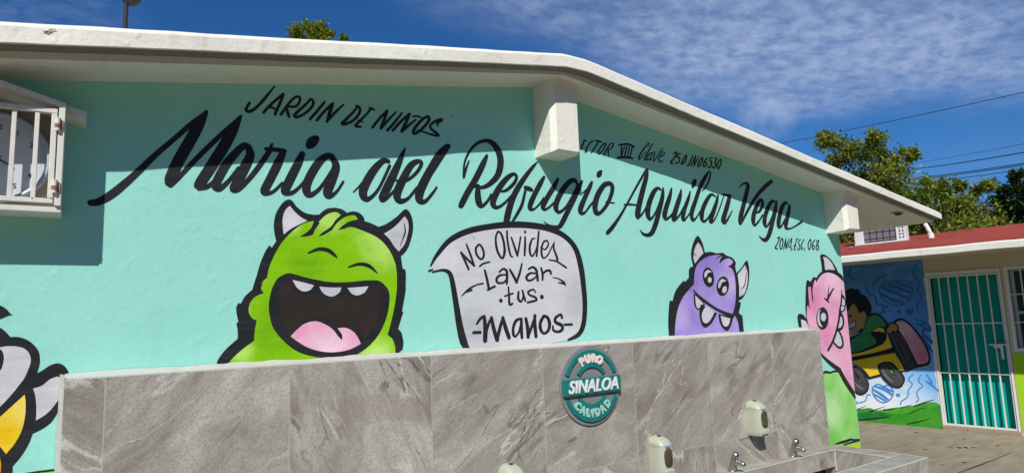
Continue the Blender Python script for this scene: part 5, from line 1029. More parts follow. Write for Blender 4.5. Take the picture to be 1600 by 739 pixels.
PAINT['painted_boy_in_cart'] = [
('P','black',[(0.0263,1.8598,1),(0.065,1.8772,0),(0.0927,1.8892,0),(0.1222,1.8919,0),(0.145,1.8724,0),(0.1886,1.8728,0),(0.2154,1.8532,1),(0.2252,1.8078,0),(0.2725,1.7813,1),(0.3163,1.7241,0),(0.339,1.6713,0),(0.356,1.6043,0),(0.3396,1.5387,0),(0.3127,1.4807,0),(0.2568,1.4158,0),(0.1916,1.2618,1),(-0.0849,1.2647,1),(-0.181,1.51,1),(-0.1538,1.7855,1)]),
('P','skin',[(-0.0282,1.5358,1),(0.0271,1.5717,0),(0.069,1.623,0),(0.1033,1.6743,1),(0.143,1.635,0),(0.1828,1.529,1),(0.2199,1.5427,0),(0.2434,1.5641,1),(0.268,1.5263,0),(0.2761,1.467,0),(0.2531,1.379,0),(0.2024,1.2986,0),(0.1902,1.3183,0),(0.0963,1.2415,0),(0.0067,1.2198,0),(-0.0562,1.2541,1),(-0.1819,1.3467,1),(-0.1568,1.4482,1)]),
('P','black',[(0.074,1.498,0),(0.0693,1.4846,0),(0.0593,1.475,0),(0.0465,1.4717,0),(0.0345,1.4757,0),(0.0263,1.4858,0),(0.0243,1.4994,0),(0.029,1.5128,0),(0.0391,1.5225,0),(0.0519,1.5257,0),(0.064,1.5217,0),(0.072,1.5115,0)]),
('P','white',[(0.0529,1.5061,0),(0.0515,1.5024,0),(0.0486,1.4997,0),(0.0448,1.4988,0),(0.0413,1.4999,0),(0.0389,1.5028,0),(0.0383,1.5065,0),(0.0396,1.5103,0),(0.0426,1.5129,0),(0.0463,1.5138,0),(0.0499,1.5127,0),(0.0523,1.5099,0)]),
('P','black',[(-0.0268,1.4903,0),(-0.0309,1.4768,0),(-0.0395,1.4671,0),(-0.0502,1.4637,0),(-0.0603,1.4676,0),(-0.0669,1.4778,0),(-0.0683,1.4915,0),(-0.0642,1.5051,0),(-0.0556,1.5148,0),(-0.0448,1.5181,0),(-0.0348,1.5142,0),(-0.0282,1.504,0)]),
('P','black',[(-0.0314,1.3545,1),(0.015,1.3762,0),(0.0771,1.4124,0),(0.1156,1.434,0),(0.1285,1.4187,0),(0.1189,1.3668,0),(0.0896,1.3195,0),(0.0147,1.2996,0),(-0.0359,1.3093,1)]),
('P','white',[(-0.0243,1.3514,1),(0.0296,1.3759,0),(0.0836,1.4048,0),(0.1096,1.4177,0),(0.1106,1.3699,0),(0.0837,1.3331,0),(0.0165,1.3176,0),(-0.027,1.3243,1)]),
('P','black',[(-0.0224,0.9283,1),(0.0143,1.1861,1),(0.1502,1.241,0),(0.2233,1.3289,0),(0.2534,1.4169,0),(0.3046,1.5041,0),(0.411,1.5227,0),(0.4966,1.4547,0),(0.5575,1.356,0),(0.5408,1.2916,0),(0.4369,1.2712,0),(0.3399,1.2329,0),(0.3651,1.1738,0),(0.4162,1.1086,0),(0.2877,1.0273,0),(0.1111,0.9593,0)]),
('P','shirt',[(0.0029,0.9622,1),(0.0329,1.1524,1),(0.1366,1.2123,0),(0.2199,1.2957,0),(0.2587,1.4057,0),(0.3117,1.4707,0),(0.4081,1.4943,0),(0.4842,1.4333,0),(0.5214,1.3393,0),(0.4197,1.304,0),(0.3146,1.2506,0),(0.3454,1.1847,0),(0.3802,1.1193,0),(0.2694,1.0534,0),(0.1138,0.9859,0)]),
('P','black',[(0.2999,1.2508,1),(0.4006,1.3196,0),(0.5025,1.3137,0),(0.5091,1.141,1),(0.5843,1.2266,1),(0.634,1.0347,1),(0.7197,0.7313,1),(0.4981,0.681,0),(0.2128,0.5984,1),(0.113,0.7652,0),(-0.0116,0.817,1),(-0.0556,0.8159,1),(-0.0422,0.9504,1),(0.1127,0.9748,0),(0.3659,1.0802,0)]),
('P','yellow',[(-0.0438,0.9347,1),(0.1116,0.9637,0),(0.265,1.0096,0),(0.4601,1.0979,0),(0.5283,1.2098,1),(0.5802,1.0513,1),(0.4085,0.9938,0),(0.2166,0.9477,0),(-0.0478,0.8943,1)]),
('P','yellow',[(-0.054,0.8316,1),(0.2539,0.9002,0),(0.6184,0.9794,1),(0.6917,0.7408,1),(0.5014,0.7131,0),(0.2331,0.634,1),(0.1727,0.7232,0),(0.0527,0.8076,0)]),
('P','yellow',[(0.3331,1.268,1),(0.4105,1.3151,0),(0.4811,1.3032,0),(0.4963,1.2532,1),(0.4056,1.2672,0)]),
('P','black',[(0.533,1.2163,1),(0.6109,1.3872,0),(0.7157,1.4425,0),(0.8166,1.3828,0),(0.9251,1.2344,0),(1.0038,1.0585,0),(1.0256,0.9152,0),(0.9937,0.8225,0),(0.8589,0.7836,1),(0.7186,0.7208,1),(0.59,0.9917,0)]),
('P','rubber',[(0.5542,1.2269,1),(0.6812,1.2429,0),(0.7558,1.0778,0),(0.8366,0.7871,1),(0.7243,0.7377,1),(0.6603,0.9081,0),(0.6065,1.0557,0)]),
('S','black',[(0.6615,1.2048,0.0105),(0.7493,1.0147,0.0143),(0.8022,0.786,0.01)]),
('S','black',[(0.5932,1.2159,0.0105),(0.6886,0.993,0.0144),(0.752,0.7637,0.0101)]),
('P','eraser',[(0.6115,1.355,1),(0.7126,1.4127,0),(0.8048,1.3619,0),(0.9014,1.2242,0),(0.9778,1.0583,0),(1.0035,0.9148,0),(0.9743,0.8486,0),(0.8664,0.819,1),(0.7677,1.0989,0),(0.6878,1.2684,0)]),
('P','black',[(0.501,1.2597,1),(0.5586,1.3667,0),(0.635,1.3888,0),(0.6874,1.3216,0),(0.6517,1.2432,0),(0.5969,1.2522,0),(0.5832,1.2159,1)]),
('P','skin',[(0.522,1.2659,1),(0.5711,1.3514,0),(0.6288,1.3675,0),(0.6673,1.3176,0),(0.642,1.2646,0),(0.5998,1.2801,0),(0.5714,1.2375,1)]),
('P','black',[(0.3529,0.7509,0),(0.374,0.8162,0),(0.455,0.8505,0),(0.5542,0.838,0),(0.6154,0.7593,0),(0.6754,0.6774,0),(0.6872,0.6047,0),(0.6355,0.5186,0),(0.5627,0.498,0),(0.4791,0.5359,0),(0.4029,0.6196,0)]),
('P','black',[(-0.0277,0.7654,1),(0.0501,0.781,0),(0.1348,0.7263,0),(0.1913,0.6148,0),(0.2162,0.5291,0),(0.1901,0.4367,0),(0.1168,0.3802,0),(0.0486,0.3804,0),(-0.0269,0.4463,0),(-0.0835,0.5364,1)]),
('P','rubber',[(0.3751,0.7473,0),(0.3928,0.7995,0),(0.4589,0.8291,0),(0.5358,0.8141,0),(0.5945,0.748,0),(0.651,0.668,0),(0.6638,0.6037,0),(0.622,0.5389,0),(0.5669,0.5192,0),(0.4929,0.5535,0),(0.4246,0.6334,0)]),
('P','rubber',[(-0.0194,0.739,1),(0.0478,0.7588,0),(0.1201,0.7083,0),(0.1713,0.6053,0),(0.1951,0.5281,0),(0.1724,0.4487,0),(0.1148,0.4019,0),(0.0594,0.403,0),(-0.0081,0.4606,0),(-0.0614,0.5375,1)]),
('P','black',[(0.4968,0.7661,0),(0.5348,0.7461,0),(0.5621,0.6835,0),(0.5466,0.6681,0),(0.5103,0.7028,0)]),
('P','green',[(0.51,0.7389,1),(0.5326,0.7248,0),(0.5499,0.6809,1),(0.5244,0.7033,0)]),
('P','black',[(0.0319,0.7074,0),(0.0707,0.6647,0),(0.0971,0.6064,0),(0.0742,0.5923,0),(0.0404,0.6415,0)]),
('S','rubberlight',[(0.4128,0.7356,0.0218),(0.4544,0.6474,0.0354),(0.5272,0.5763,0.0222)]),
('S','rubberlight',[(0.026,0.5417,0.0188),(0.0842,0.4787,0.0281),(0.1355,0.4597,0.0138)]),
]

# ------------------------------------------------------------------ ground
mb = MB()
mb.poly([(-400, -400, 0), (600, -400, 0), (600, 600, 0), (-400, 600, 0)], [(0, 1, 2, 3)], 'yard_concrete')
struct(mb.build('ground'))
mb = MB()
for a, b, w in (((5.2, 3.02), (8.42, 3.075), .014),):
    a, b = Vector(a), Vector(b)
    d = (b - a)
    nrm = Vector((-d.y, d.x)).normalized() * w / 2
    k = 14
    pts, fs = [], []
    for i in range(k + 1):
        j = nrm * random.uniform(.35, 1.2)
        c = a + d * i / k + nrm * random.uniform(-.6, .6)
        pts += [(c.x + j.x, c.y + j.y, .004), (c.x - j.x, c.y - j.y, .004)]
    for i in range(k):
        fs.append((2 * i, 2 * i + 1, 2 * i + 3, 2 * i + 2))
    mb.poly(pts, fs, 'joint_and_shade_black')
struct(mb.build('ground_joint'))

# ------------------------------------------------------------------ school building (gable end wall with the mural)
WY = 2.87            # front face of the wall
WR = 5.113           # right corner
WL = -0.95           # left corner (out of frame)
RX = 2.15            # ridge


def soffit(x):
    if x <= RX:
        return 2.917 + 0.1625 * (x - RX)
    if x <= 4.95:
        return 2.917 - 0.1335 * (x - RX)
    return 2.917 - 0.1335 * (4.95 - RX) - 0.165 * (x - 4.95)


def fas_bot(x):
    return min(2.927 + 0.1595 * (x - 2.092), 2.940 - 0.148 * (x - 2.2), 2.930)


def fas_top(x):
    return fas_bot(x) + (0.081 if x < RX else 0.081 - 0.003 * (x - RX))


school = thing('school_building', 'aqua school building with painted monsters and black script lettering under a cream gable edge', 'building', (0, 0, 0))
mb = MB()
BACK = 11.0
prof = [(WL, 0), (WR, 0), (WR, soffit(WR) + .004), (4.95, soffit(4.95) + .004), (RX, soffit(RX) + .004), (WL, soffit(WL) + .004)]
mb.prism_y(prof, WY, BACK, 'aqua')
wall = mb.build('wall', school)

# roof slab and its thick front edge
FY = 2.575
EL, ER = -2.05, 6.25
xs = [EL, -0.9, 0.2, 1.2, 1.75, 2.0, 2.09, 2.16, 2.25, 2.5, 3.2, 4.0, 4.95, 5.5, ER]
mb = MB()
low = [(x, min(soffit(x), fas_bot(x) - .012)) for x in xs]
up = [(x, fas_top(x) - .008) for x in reversed(xs)]
mb.prism_y(low + up, FY + .072, BACK + .4, 'offwhite')
roof = mb.build('roof', school)
mb = MB()
bot = [(x, fas_bot(x)) for x in xs]
pr = []
n = len(xs)
# cross-section of the edge beam: front face, bottom, back, bevelled top arris
sec = lambda x: [(FY, fas_bot(x) + .004), (FY + .004, fas_bot(x)), (FY + .0715, fas_bot(x) + .001), (FY + .0715, fas_top(x) - .01),
                 (FY + .06, fas_top(x)), (FY + .022, fas_top(x)), (FY + .003, fas_top(x) - .016), (FY, fas_top(x) - .022)]
# resample finely so the hand-troweled edge wavers a little
X2 = [EL + (ER - EL) * i / 160 for i in range(161)]
pts, fs = [], []
k = 8
for i, x in enumerate(X2):
    for q, (y, z) in enumerate(sec(x)):
        wob = .0014 * math.sin(x * 5.1 + q * .3) + .0006 * math.sin(x * 23.7 + q * .3) + random.uniform(-.0005, .0005)
        pts.append((x, y + (wob if q in (0, 1, 6, 7) else 0), z + wob))
for i in range(len(X2) - 1):
    for q in range(k):
        fs.append((i * k + q, i * k + (q + 1) % k, (i + 1) * k + (q + 1) % k, (i + 1) * k + q))
fs.append(tuple(range(k)))
fs.append(tuple((len(X2) - 1) * k + q for q in reversed(range(k))))
mb.poly(pts, fs, 'offwhite')
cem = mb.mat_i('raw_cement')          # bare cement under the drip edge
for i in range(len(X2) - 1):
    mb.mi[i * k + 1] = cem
mb.build('fascia', roof, smooth=False)
# flaked paint patch on the edge
mb = MB()
for (cx, cz, s) in ((-.131, 2.618, .009), (-.124, 2.6165, .007), (-.119, 2.622, .008), (-.116, 2.628, .006), (-.107, 2.631, .005)):
    p = [(cx + s * random.uniform(.6, 1.2) * math.cos(a * .9), FY - .003, cz + .55 * s * random.uniform(.6, 1.2) * math.sin(a * .9)) for a in range(7)]
    mb.poly(p, [tuple(range(7))], 'cream_panel')
mb.build('bare_patch', roof, fix=False)

# roof beam ends
for (x0, x1, zb, zf) in ((2.100, 2.280, 2.498, 2.498), (4.935, 5.1155, 2.196, 2.202), (-.95, -.78, 2.196, 2.202)):
    mb = MB()
    yf, ch = 2.698, .026
    top = lambda x: soffit(x) + .006
    plan = [(x0, WY + .04), (x0, yf + ch), (x0 + ch, yf), (x1, yf), (x1, WY + .04)]
    p = []
    for x, y in plan:
        t = (y - yf) / (WY - yf)
        p.append((x, y, zf + (zb - zf) * t))
    p[2] = (x0 + ch, yf, zf + .014)
    p[3] = (x1, yf, zf + .014)
    m0 = len(p)
    p += [(x, y, top(x)) for x, y in plan]
    # small underside chamfer at the nose
    e = [(x0 + ch * .9, yf + .02, zf), (x1, yf + .02, zf)]
    p += e
    a, b = 2 * m0, 2 * m0 + 1
    fs = [(0, 1, m0 + 1, m0), (1, 2, m0 + 2, m0 + 1), (2, 3, m0 + 3, m0 + 2), (3, b, 4, m0 + 4, m0 + 3), (m0, m0 + 1, m0 + 2, m0 + 3, m0 + 4), (0, 4, b, a, 1), (2, a, b, 3), (1, a, 2), (0, m0, m0 + 4, 4)]
    mb.poly(p, fs, 'offwhite')
    mb.build('beam', school, bevel=.004)

# paint on the wall
paint('lettering_line_top__painted_lettering', wall, WY, 'small slanted black capitals along the top of the wall')
paint('lettering_first_words__painted_lettering', wall, WY, 'large black script, first two words')
paint('lettering_third_word__painted_lettering', wall, WY, 'large black script word below the middle beam')
paint('lettering_fourth_word__painted_lettering', wall, WY, 'large black script word right of the middle beam')
paint('lettering_last_word__painted_lettering', wall, WY, 'large black script, last and shortest word')
paint('lettering_sector_line__painted_lettering', wall, WY, 'small black line of letters and digits beside the middle beam')
paint('lettering_zone_line__painted_lettering', wall, WY, 'tiny black line below the last script word')
paint('painted_grass', wall, WY, clampx=WR - .002)
paint('painted_speech_bubble', wall, WY - .0006, 'grey speech bubble with black handwriting')
paint('painted_green_monster', wall, WY, 'lime green horned monster laughing with a pink tongue')
paint('painted_purple_monster', wall, WY, 'purple horned monster with two eyes and three teeth')
paint('painted_pink_monster', wall, WY - .0012, 'pink one-eyed monster at the wall corner', clampx=WR - .002)
paint('painted_bird', wall, WY, 'black, grey and yellow beaked creature')
# little dents and chips in the plaster
for x, z, s in ((1.57, 2.66, .006), (3.355, 1.99, .008), (3.37, 1.985, .006), (4.18, 1.905, .004)):
    mb = MB()
    p = [(x + s * random.uniform(.3, 1.2) * math.cos(a * 1.05), WY - .0045, z + s * random.uniform(.5, 1.5) * math.sin(a * 1.05)) for a in range(6)]
    mb.poly(p, [tuple(range(6))], 'black')
    mb.build('plaster_chip', wall, fix=False)

# ------------------------------------------------------------------ tiled wash station
PY, PX0, PX1, PZ = 2.75, -0.03, 4.508, 1.457
CZ = 0.643
wash = thing('wash_station', 'long grey-brown stone tiled hand-washing trough with a tall tiled splashback below the mural', 'wash station', (2.2, 2.4, 0))
wash.location = (0, 0, 0)
mb = MB()
mb.box((PX0, PY, 0), (PX1, PY + .014, PZ - .003), 'porcelain')
mb.build('splashback', wash, bevel=.0015)
mb = MB()
mb.box((PX0 + .002, PY + .0145, 0), (PX1 - .002, WY - .001, PZ - .001), 'cement_trim')
# uneven mortar bead where the splashback meets the painted wall
k = 120
pts, fs = [], []
for i in range(k + 1):
    x = PX0 + (PX1 - PX0) * i / k
    h = .013 + .002 * math.sin(x * 13) + random.uniform(-.0022, .0022)
    pts += [(x, WY - .06, PZ - .0008), (x, WY - .008, PZ + h), (x, WY - .0035, PZ + h + .002)]
for i in range(k):
    for q in range(2):
        fs.append((3 * i + q, 3 * i + 3 + q, 3 * i + 4 + q, 3 * i + 1 + q))
mb.poly(pts, fs, 'cement_trim')
pts, fs = [], []
k = 40
for i in range(k + 1):
    z = 0.6 + (PZ + .014 - .6) * i / k
    w = .016 + .0008 * math.sin(z * 17) + random.uniform(-.001, .001)
    pts += [(PX0, PY + .02, z), (PX0 - w * .8, WY - .03, z), (PX0 - w, WY - .0035, z)]
for i in range(k):
    for q in range(2):
        fs.append((3 * i + q, 3 * i + 3 + q, 3 * i + 4 + q, 3 * i + 1 + q))
mb.poly(pts, fs, 'cement_trim')
mb.build('mortar_core', wash, fix=False)
# trough: counter rim round a long basin
OX1, OY = 4.545, 2.122
IX0, IX1, IY0, IY1 = 0.12, 4.385, 2.275, 2.648
BZ = 0.43
mb = MB()
mb.box((PX0, OY, 0), (OX1, IY0, CZ), 'porcelain')                 # front wall
mb.box((IX1, IY0, 0), (OX1, PY - .0005, CZ), 'porcelain')           # right end
mb.box((PX0, IY0, 0), (IX0, PY - .0005, CZ), 'porcelain')           # left end
mb.build('counter', wash, bevel=.0015)
mb = MB()
mb.box((IX0, IY1, .53), (IX1, PY - .0005, CZ), 'porcelain')
mb.box((IX0, IY0, BZ - .03), (IX1, PY - .0005, BZ), 'porcelain')
mb.box((IX0, PY - .02, BZ), (IX1, PY - .001, .53), 'joint_and_shade_black')  # near-black strip paints in the shade under the overhanging back ledge
mb.build('basin', wash, bevel=.001)
mb = MB()
t = .0045
mb.box((IX0, IY1 - .002, CZ - .004), (IX1, IY1 + t, CZ + .0015), 'cement_trim')
mb.box((IX1 - .002, IY0, CZ - .004), (IX1 + t, IY1, CZ + .0013), 'cement_trim')
mb.box((IX0, IY0 - t, CZ - .004), (IX1, IY0 + .002, CZ + .0014), 'cement_trim')
mb.box((PX0, OY - .002, CZ - .004), (OX1 - .001, OY + t, CZ + .0015), 'cement_trim')
mb.box((OX1 - t, OY + t, CZ - .003), (OX1 + .002, PY - .25, CZ + .0013), 'cement_trim')
mb.box((IX1 - .006, IY1 - .006, .5), (IX1 + .001, IY1 + .001, CZ - .004), 'cement_trim')
mb.build('edge_trim', wash)


def faucet(x, y, label):
    r = thing('push_faucet', label, 'faucet', (x, y, CZ), 0, 'push faucets along the wash trough')
    d = Vector((0.0, -0.36, 1)).normalized()
    b = MB()
    b.tube([(0, 0, .0015), (0, 0, .005), (0, -.001, .008)], [.031, .031, .027], 'chrome', 20)
    b.tube([Vector((0, .004, .004)) + d * t for t in (0, .02, .05, .082)], [.0265, .0245, .0225, .0215], 'chrome', 20)
    b.build('body', r, smooth=True).modifiers.new('edge', 'EDGE_SPLIT').split_angle = rad(35)
    b = MB()
    s0 = Vector((0, .004, .004)) + d * .050
    b.tube([s0, s0 + Vector((0, -.02, .002)), s0 + Vector((0, -.048, .004)), s0 + Vector((0, -.068, .001)), s0 + Vector((0, -.076, -.007))],
           [.019, .018, .0165, .0145, .011], 'chrome', 16)
    b.build('spout', r, smooth=True)
    b = MB()
    k0 = Vector((0, .004, .004)) + d * .0822
    b.tube([k0, k0 + d * .003], [.0185, .0185], 'chrome_cap', 20)
    b.tube([k0 + d * .0032, k0 + d * .029, k0 + d * .033], [.0205, .0205, .0175], 'chrome', 20)
    b.tube([k0 + d * .0332, k0 + d * .0342], [.0155, .0145], 'chrome_cap', 20)
    b.tube([k0 + d * .009, k0 + d * .024], [.0208, .0208], 'chrome_cap', 9, cap=False)
    b.build('push_button', r, smooth=True).modifiers.new('edge', 'EDGE_SPLIT').split_angle = rad(35)
    return r


faucet(3.375, 2.706, 'chrome push faucet below the two right-hand soap dispensers, the nearer of the two faucets')
faucet(3.992, 2.704, 'chrome push faucet near the right end of the trough, the farther of the two faucets')


# soap dispensers on the splashback
def dispenser(x, z0, label, w=.110, d=.100, h=.214):
    r = thing('soap_dispenser', label, 'soap dispenser', (x, PY - .001, z0), 0, 'soap dispensers on the tiled splashback')
    rings = []
    # (height, width scale, depth scale)
    prof = [(0.0, .93, .90), (.004, .97, .96), (.03, 1.0, 1.0), (.10, 1.0, 1.0), (.165, .985, .985), (.184, .96, .96), (.186, .975, .975), (.196, .95, .93), (.212, .85, .80), (.225, .66, .60), (.232, .42, .38), (.235, .16, .2)]
    b = MB()
    n = 26
    pts, fs = [], []
    for hz, sw, sd in prof:
        for k in range(n):
            a = math.pi * k / (n - 1)          # half super-ellipse bulging towards -y
            c, s_ = math.cos(a), math.sin(a)
            e = .54
            px = math.copysign(abs(c) ** e, c) * w / 2 * sw
            py = -abs(s_) ** e * d * sd
            pts.append((px, py, hz * h / .235))
    for i in range(len(prof) - 1):
        for k in range(n - 1):
            fs.append((i * n + k, i * n + k + 1, (i + 1) * n + k + 1, (i + 1) * n + k))
        fs.append((i * n + n - 1, i * n, (i + 1) * n, (i + 1) * n + n - 1))
    fs.append(tuple(range(n)))
    fs.append(tuple((len(prof) - 1) * n + k for k in reversed(range(n))))
    b.poly(pts, fs, 'dispenser_plastic')
    o = b.build('housing', r, smooth=True)
    o.modifiers.new('edge', 'EDGE_SPLIT').split_angle = rad(42)
    # dark level window, a tall rounded slot bulging out of the front
    b = MB()
    cz, rx, rz = .101, .037, .056
    pts, fs = [(0, -d - .006, cz)], []
    m_ = 28
    for q, (k, yy) in enumerate(((.55, -.0055), (.85, -.0035), (1.0, .004))):
        for i in range(m_):
            a = 2 * math.pi * i / m_
            c, s_ = math.cos(a), math.sin(a)
            X = math.copysign(abs(c) ** .7, c) * rx * k
            Z = cz + math.copysign(abs(s_) ** .7, s_) * rz * k
            bulge = -d * (1 - abs(2 * X / w) ** 3.2) ** (1 / 3.2) if abs(2 * X / w) < 1 else 0
            pts.append((X, bulge + yy, Z))
    for i in range(m_):
        j = (i + 1) % m_
        fs.append((0, 1 + i, 1 + j))
        for q in range(2):
            fs.append((1 + q * m_ + i, 1 + (q + 1) * m_ + i, 1 + (q + 1) * m_ + j, 1 + q * m_ + j))
    b.poly(pts, fs, 'dispenser_window')
    b.build('level_window', r, smooth=True)
    b = MB()
    b.box((-.022, -d - .0018, .160), (.012, -d + .004, .169), 'badge_blue')
    b.build('badge', r)
    b = MB()   # push lever below the window
    b.box((-.036, -d - .007, .012), (.036, -d + .02, .040), 'dispenser_plastic')
    b.build('push_lever', r, bevel=.006)
    b = MB()
    b.tube([(0, -d * .33, .236 * h / .235 - .0015), (0, -d * .33, .236 * h / .235 + .0008)], [.012, .012], 'lamp_dark', 14)
    b.build('lock', r)
    return r


dispenser(3.652, .822, 'cream soap dispenser hanging high near the right end of the splashback, above the faucets')
dispenser(2.772, .712, 'cream soap dispenser right of the round green sign')
dispenser(1.765, .706, 'cream soap dispenser left of the round green sign, only its cap in view')
dispenser(.737, .812, 'cream soap dispenser below the green monster, the leftmost, barely in view')

# ------------------------------------------------------------------ round sign
SX, SZ, SR = 2.312, 1.242, .209
sign = thing('round_sign', 'round grey and teal plaque with raised rings and lettering on the splashback', 'sign', (SX, PY, SZ))
mb = MB()
mb.disc_y(0, 0, 0, SR, -.010, -.0006, 'sign_grey', 72)
mb.build('disc', sign, bevel=.002)
for r0, r1 in ((.166, .189), (.096, .119)):
    for a0, a1 in ((rad(21 if r1 > .15 else 35), rad(159 if r1 > .15 else 145)), (rad(201 if r1 > .15 else 215), rad(339 if r1 > .15 else 325))):
        mb = MB()
        mb.disc_y(0, 0, r0, r1, -.020, -.0105, 'sign_teal', 40, a0, a1)
        mb.build('ring', sign, bevel=.0015)
mb = MB()
mb.box((-.200, -.028, -.0425), (.200, -.0105, .0425), 'sign_teal')
mb.build('band', sign, bevel=.002)


def text_mesh(name, body, size, depth, m, parent, loc, rot=0.0, shear=0.0, bold=0.0, sx=1.0):
    cu = bpy.data.curves.new(name, 'FONT')
    cu.body = body
    cu.size = size
    cu.extrude = depth / 2
    cu.offset = bold
    cu.shear = shear
    cu.align_x = 'CENTER'
    cu.align_y = 'CENTER'
    cu.resolution_u = 5
    tmp = bpy.data.objects.new(name, cu)
    COL.objects.link(tmp)
    bpy.context.view_layer.update()
    me = bpy.data.meshes.new_from_object(tmp.evaluated_get(bpy.context.evaluated_depsgraph_get()))
    bpy.data.objects.remove(tmp)
    # text plane xy -> wall plane xz, facing -y, turned by rot in the plane
    M_ = Matrix.Translation(loc) @ Matrix.Rotation(rot, 4, 'Y') @ Matrix.Rotation(math.pi / 2, 4, 'X') @ Matrix.Diagonal((sx, 1, 1, 1))
    me.transform(M_)
    me.materials.clear()
    me.materials.append(MATS[m])
    o = bpy.data.objects.new(name, me)
    COL.objects.link(o)
    o.parent = parent
    return o


def join_into(name, objs, parent):
    me = bpy.data.meshes.new(name)
    bm = bmesh.new()
    for o in objs:
        bm.from_mesh(o.data)
    bm.to_mesh(me)
    bm.free()
    me.materials.append(objs[0].data.materials[0])
    for o in objs:
        bpy.data.objects.remove(o)
    r = bpy.data.objects.new(name, me)
    COL.objects.link(r)
    r.parent = parent
    return r


text_mesh('lettering', 'SINALOA', .090, .006, 'sign_white', sign, (0, -.0315, -.001), shear=.28, bold=.0022, sx=.93)
ls = []
for i, ch in enumerate('PURO'):
    a = rad((i - 1.5) * 17.0 - 1)
    R_ = .1425
    ls.append(text_mesh('letter', ch, .058, .012, 'sign_pale_pink', sign, (R_ * math.sin(a), -.017, R_ * math.cos(a)), rot=a, bold=.0042, sx=.92))
join_into('lettering', ls, sign)
ls = []
for i, ch in enumerate('CALIDAD'):
    a = rad((-47, -30.5, -15, -3, 10.5, 27, 44)[i])
    R_ = .1445
    ls.append(text_mesh('letter', ch, .055, .012, 'sign_mint', sign, (R_ * math.sin(a), -.017, -R_ * math.cos(a)), rot=-a, bold=.0042, sx=.85))
join_into('lettering', ls, sign)

# ------------------------------------------------------------------ clock in its steel cage
KX, KZ = -0.262, 2.232
cage = thing('clock_cage', 'white barred steel box with rusty hinges guarding a clock high on the aqua wall', 'cage', (KX, WY, 2.03))
CYF = 2.724
hw = .196
c0 = Vector((KX, WY, 2.03))
loc = lambda x, y, z: (x - c0.x, y - c0.y, z - c0.z)


def cbox(b, x0, y0, z0, x1, y1, z1, m):
    b.box(loc(x0, y0, z0), loc(x1, y1, z1), m)


x0, x1 = KX - hw, KX + hw
z0, zs, zp = 2.030, 2.428, 2.480
pk = lambda x: zp - (zp - zs) * abs(x - KX) / hw
b = MB()
prof = [(x0 + .01, z0 + .01), (x1 - .01, z0 + .01), (x1 - .01, zs), (KX, zp - .006), (x0 + .01, zs)]
b.prism_y([(x - c0.x, z - c0.z) for x, z in prof], -.008, -.002, 'cream_panel')
b.build('back_panel', cage)
b = MB()
for xa in (x0, x1 - .008):
    b = MB()
    cbox(b, xa, CYF + .02, z0 + .024, xa + .008, WY - .002, zs - .036, 'white_metal')
    b.build('side_panel', cage)
b = MB()
cbox(b, x0 - .002, CYF, z0, x1 + .002, WY - .002, z0 + .022, 'white_metal')
b.build('tray', cage, bevel=.003)
b = MB()
for s in (-1, 1):      # sloping roof plates with an overhang
    b = MB()
    xa, xb = KX, KX + s * (hw + .062)
    za, zb = zp, zp - (zp - zs) * (hw + .062) / hw
    pr = [(xa, za - .034), (xb, zb - .034), (xb, zb - .002), (xa, za - .002)]
    if s < 0:
        pr = pr[::-1]
    b.prism_y([(x - c0.x, z - c0.z) for x, z in pr], CYF + .022 - c0.y, -.002, 'white_metal')
    b.build('roof_plate', cage, bevel=.002)
b = MB()
fw = .019
cbox(b, x0, CYF - .012, z0 + .0225, x0 + fw, CYF + .018, zs - .006, 'white_metal')
cbox(b, x1 - fw, CYF - .012, z0 + .0225, x1, CYF + .018, zs - .006, 'white_metal')
for s in (-1, 1):
    pr = [(KX, zp - .022), (KX + s * hw, zs - .024), (KX + s * hw, zs - .006), (KX, zp - .002)]
    if s < 0:
        pr = pr[::-1]
    b.prism_y([(x - c0.x, z - c0.z) for x, z in pr], CYF - .0125 - c0.y, CYF + .0165 - c0.y, 'white_metal')
b.build('frame', cage, bevel=.002)
b = MB()
dx0, dx1, dz0, dz1 = x0 + fw + .004, x1 - fw - .004, z0 + .030, zs - .030
for a in ((dx0, dz0, dx1, dz0 + .017), (dx0, dz1 - .017, dx1, dz1), (dx0, dz0 + .0175, dx0 + .017, dz1 - .0175), (dx1 - .017, dz0 + .0175, dx1, dz1 - .0175)):
    cbox(b, a[0], CYF - .010, a[1], a[2], CYF + .012, a[3], 'white_metal')
door = b.build('door', cage, bevel=.002)
for i in range(5):
    xx = -.146 - .0635 * i
    b = MB()
    cbox(b, xx - .0068, CYF - .006, dz0 + .0172, xx + .0068, CYF + .008, dz1 - .0172, 'white_metal')
    b.build('bar', door, bevel=.0015)
for zz in (2.340, 2.118):
    b = MB()
    b.tube([Vector(loc(x1 - .021, CYF - .018, zz - .022)), Vector(loc(x1 - .021, CYF - .018, zz + .024))], .0085, 'white_metal', 12)
    b.tube([Vector(loc(x1 - .021, CYF - .019, zz - .012)), Vector(loc(x1 - .021, CYF - .019, zz + .002))], .0089, 'rust', 12)
    cbox(b, x1 - .014, CYF - .0155, zz - .02, x1 - .004, CYF - .0122, zz + .015, 'rust')
    b.build('hinge', cage, smooth=False)
for x, z, w, h in ((-.118, 2.0705, .012, .004), (-.098, 2.0690, .008, .003), (-.082, 2.060, .018, .003), (-.15, 2.066, .006, .003)):
    b = MB()
    cbox(b, x, CYF - .0115, z + .008, x + w, CYF - .0098, z + h + .008, 'rust')
    b.build('rust_spot', door)

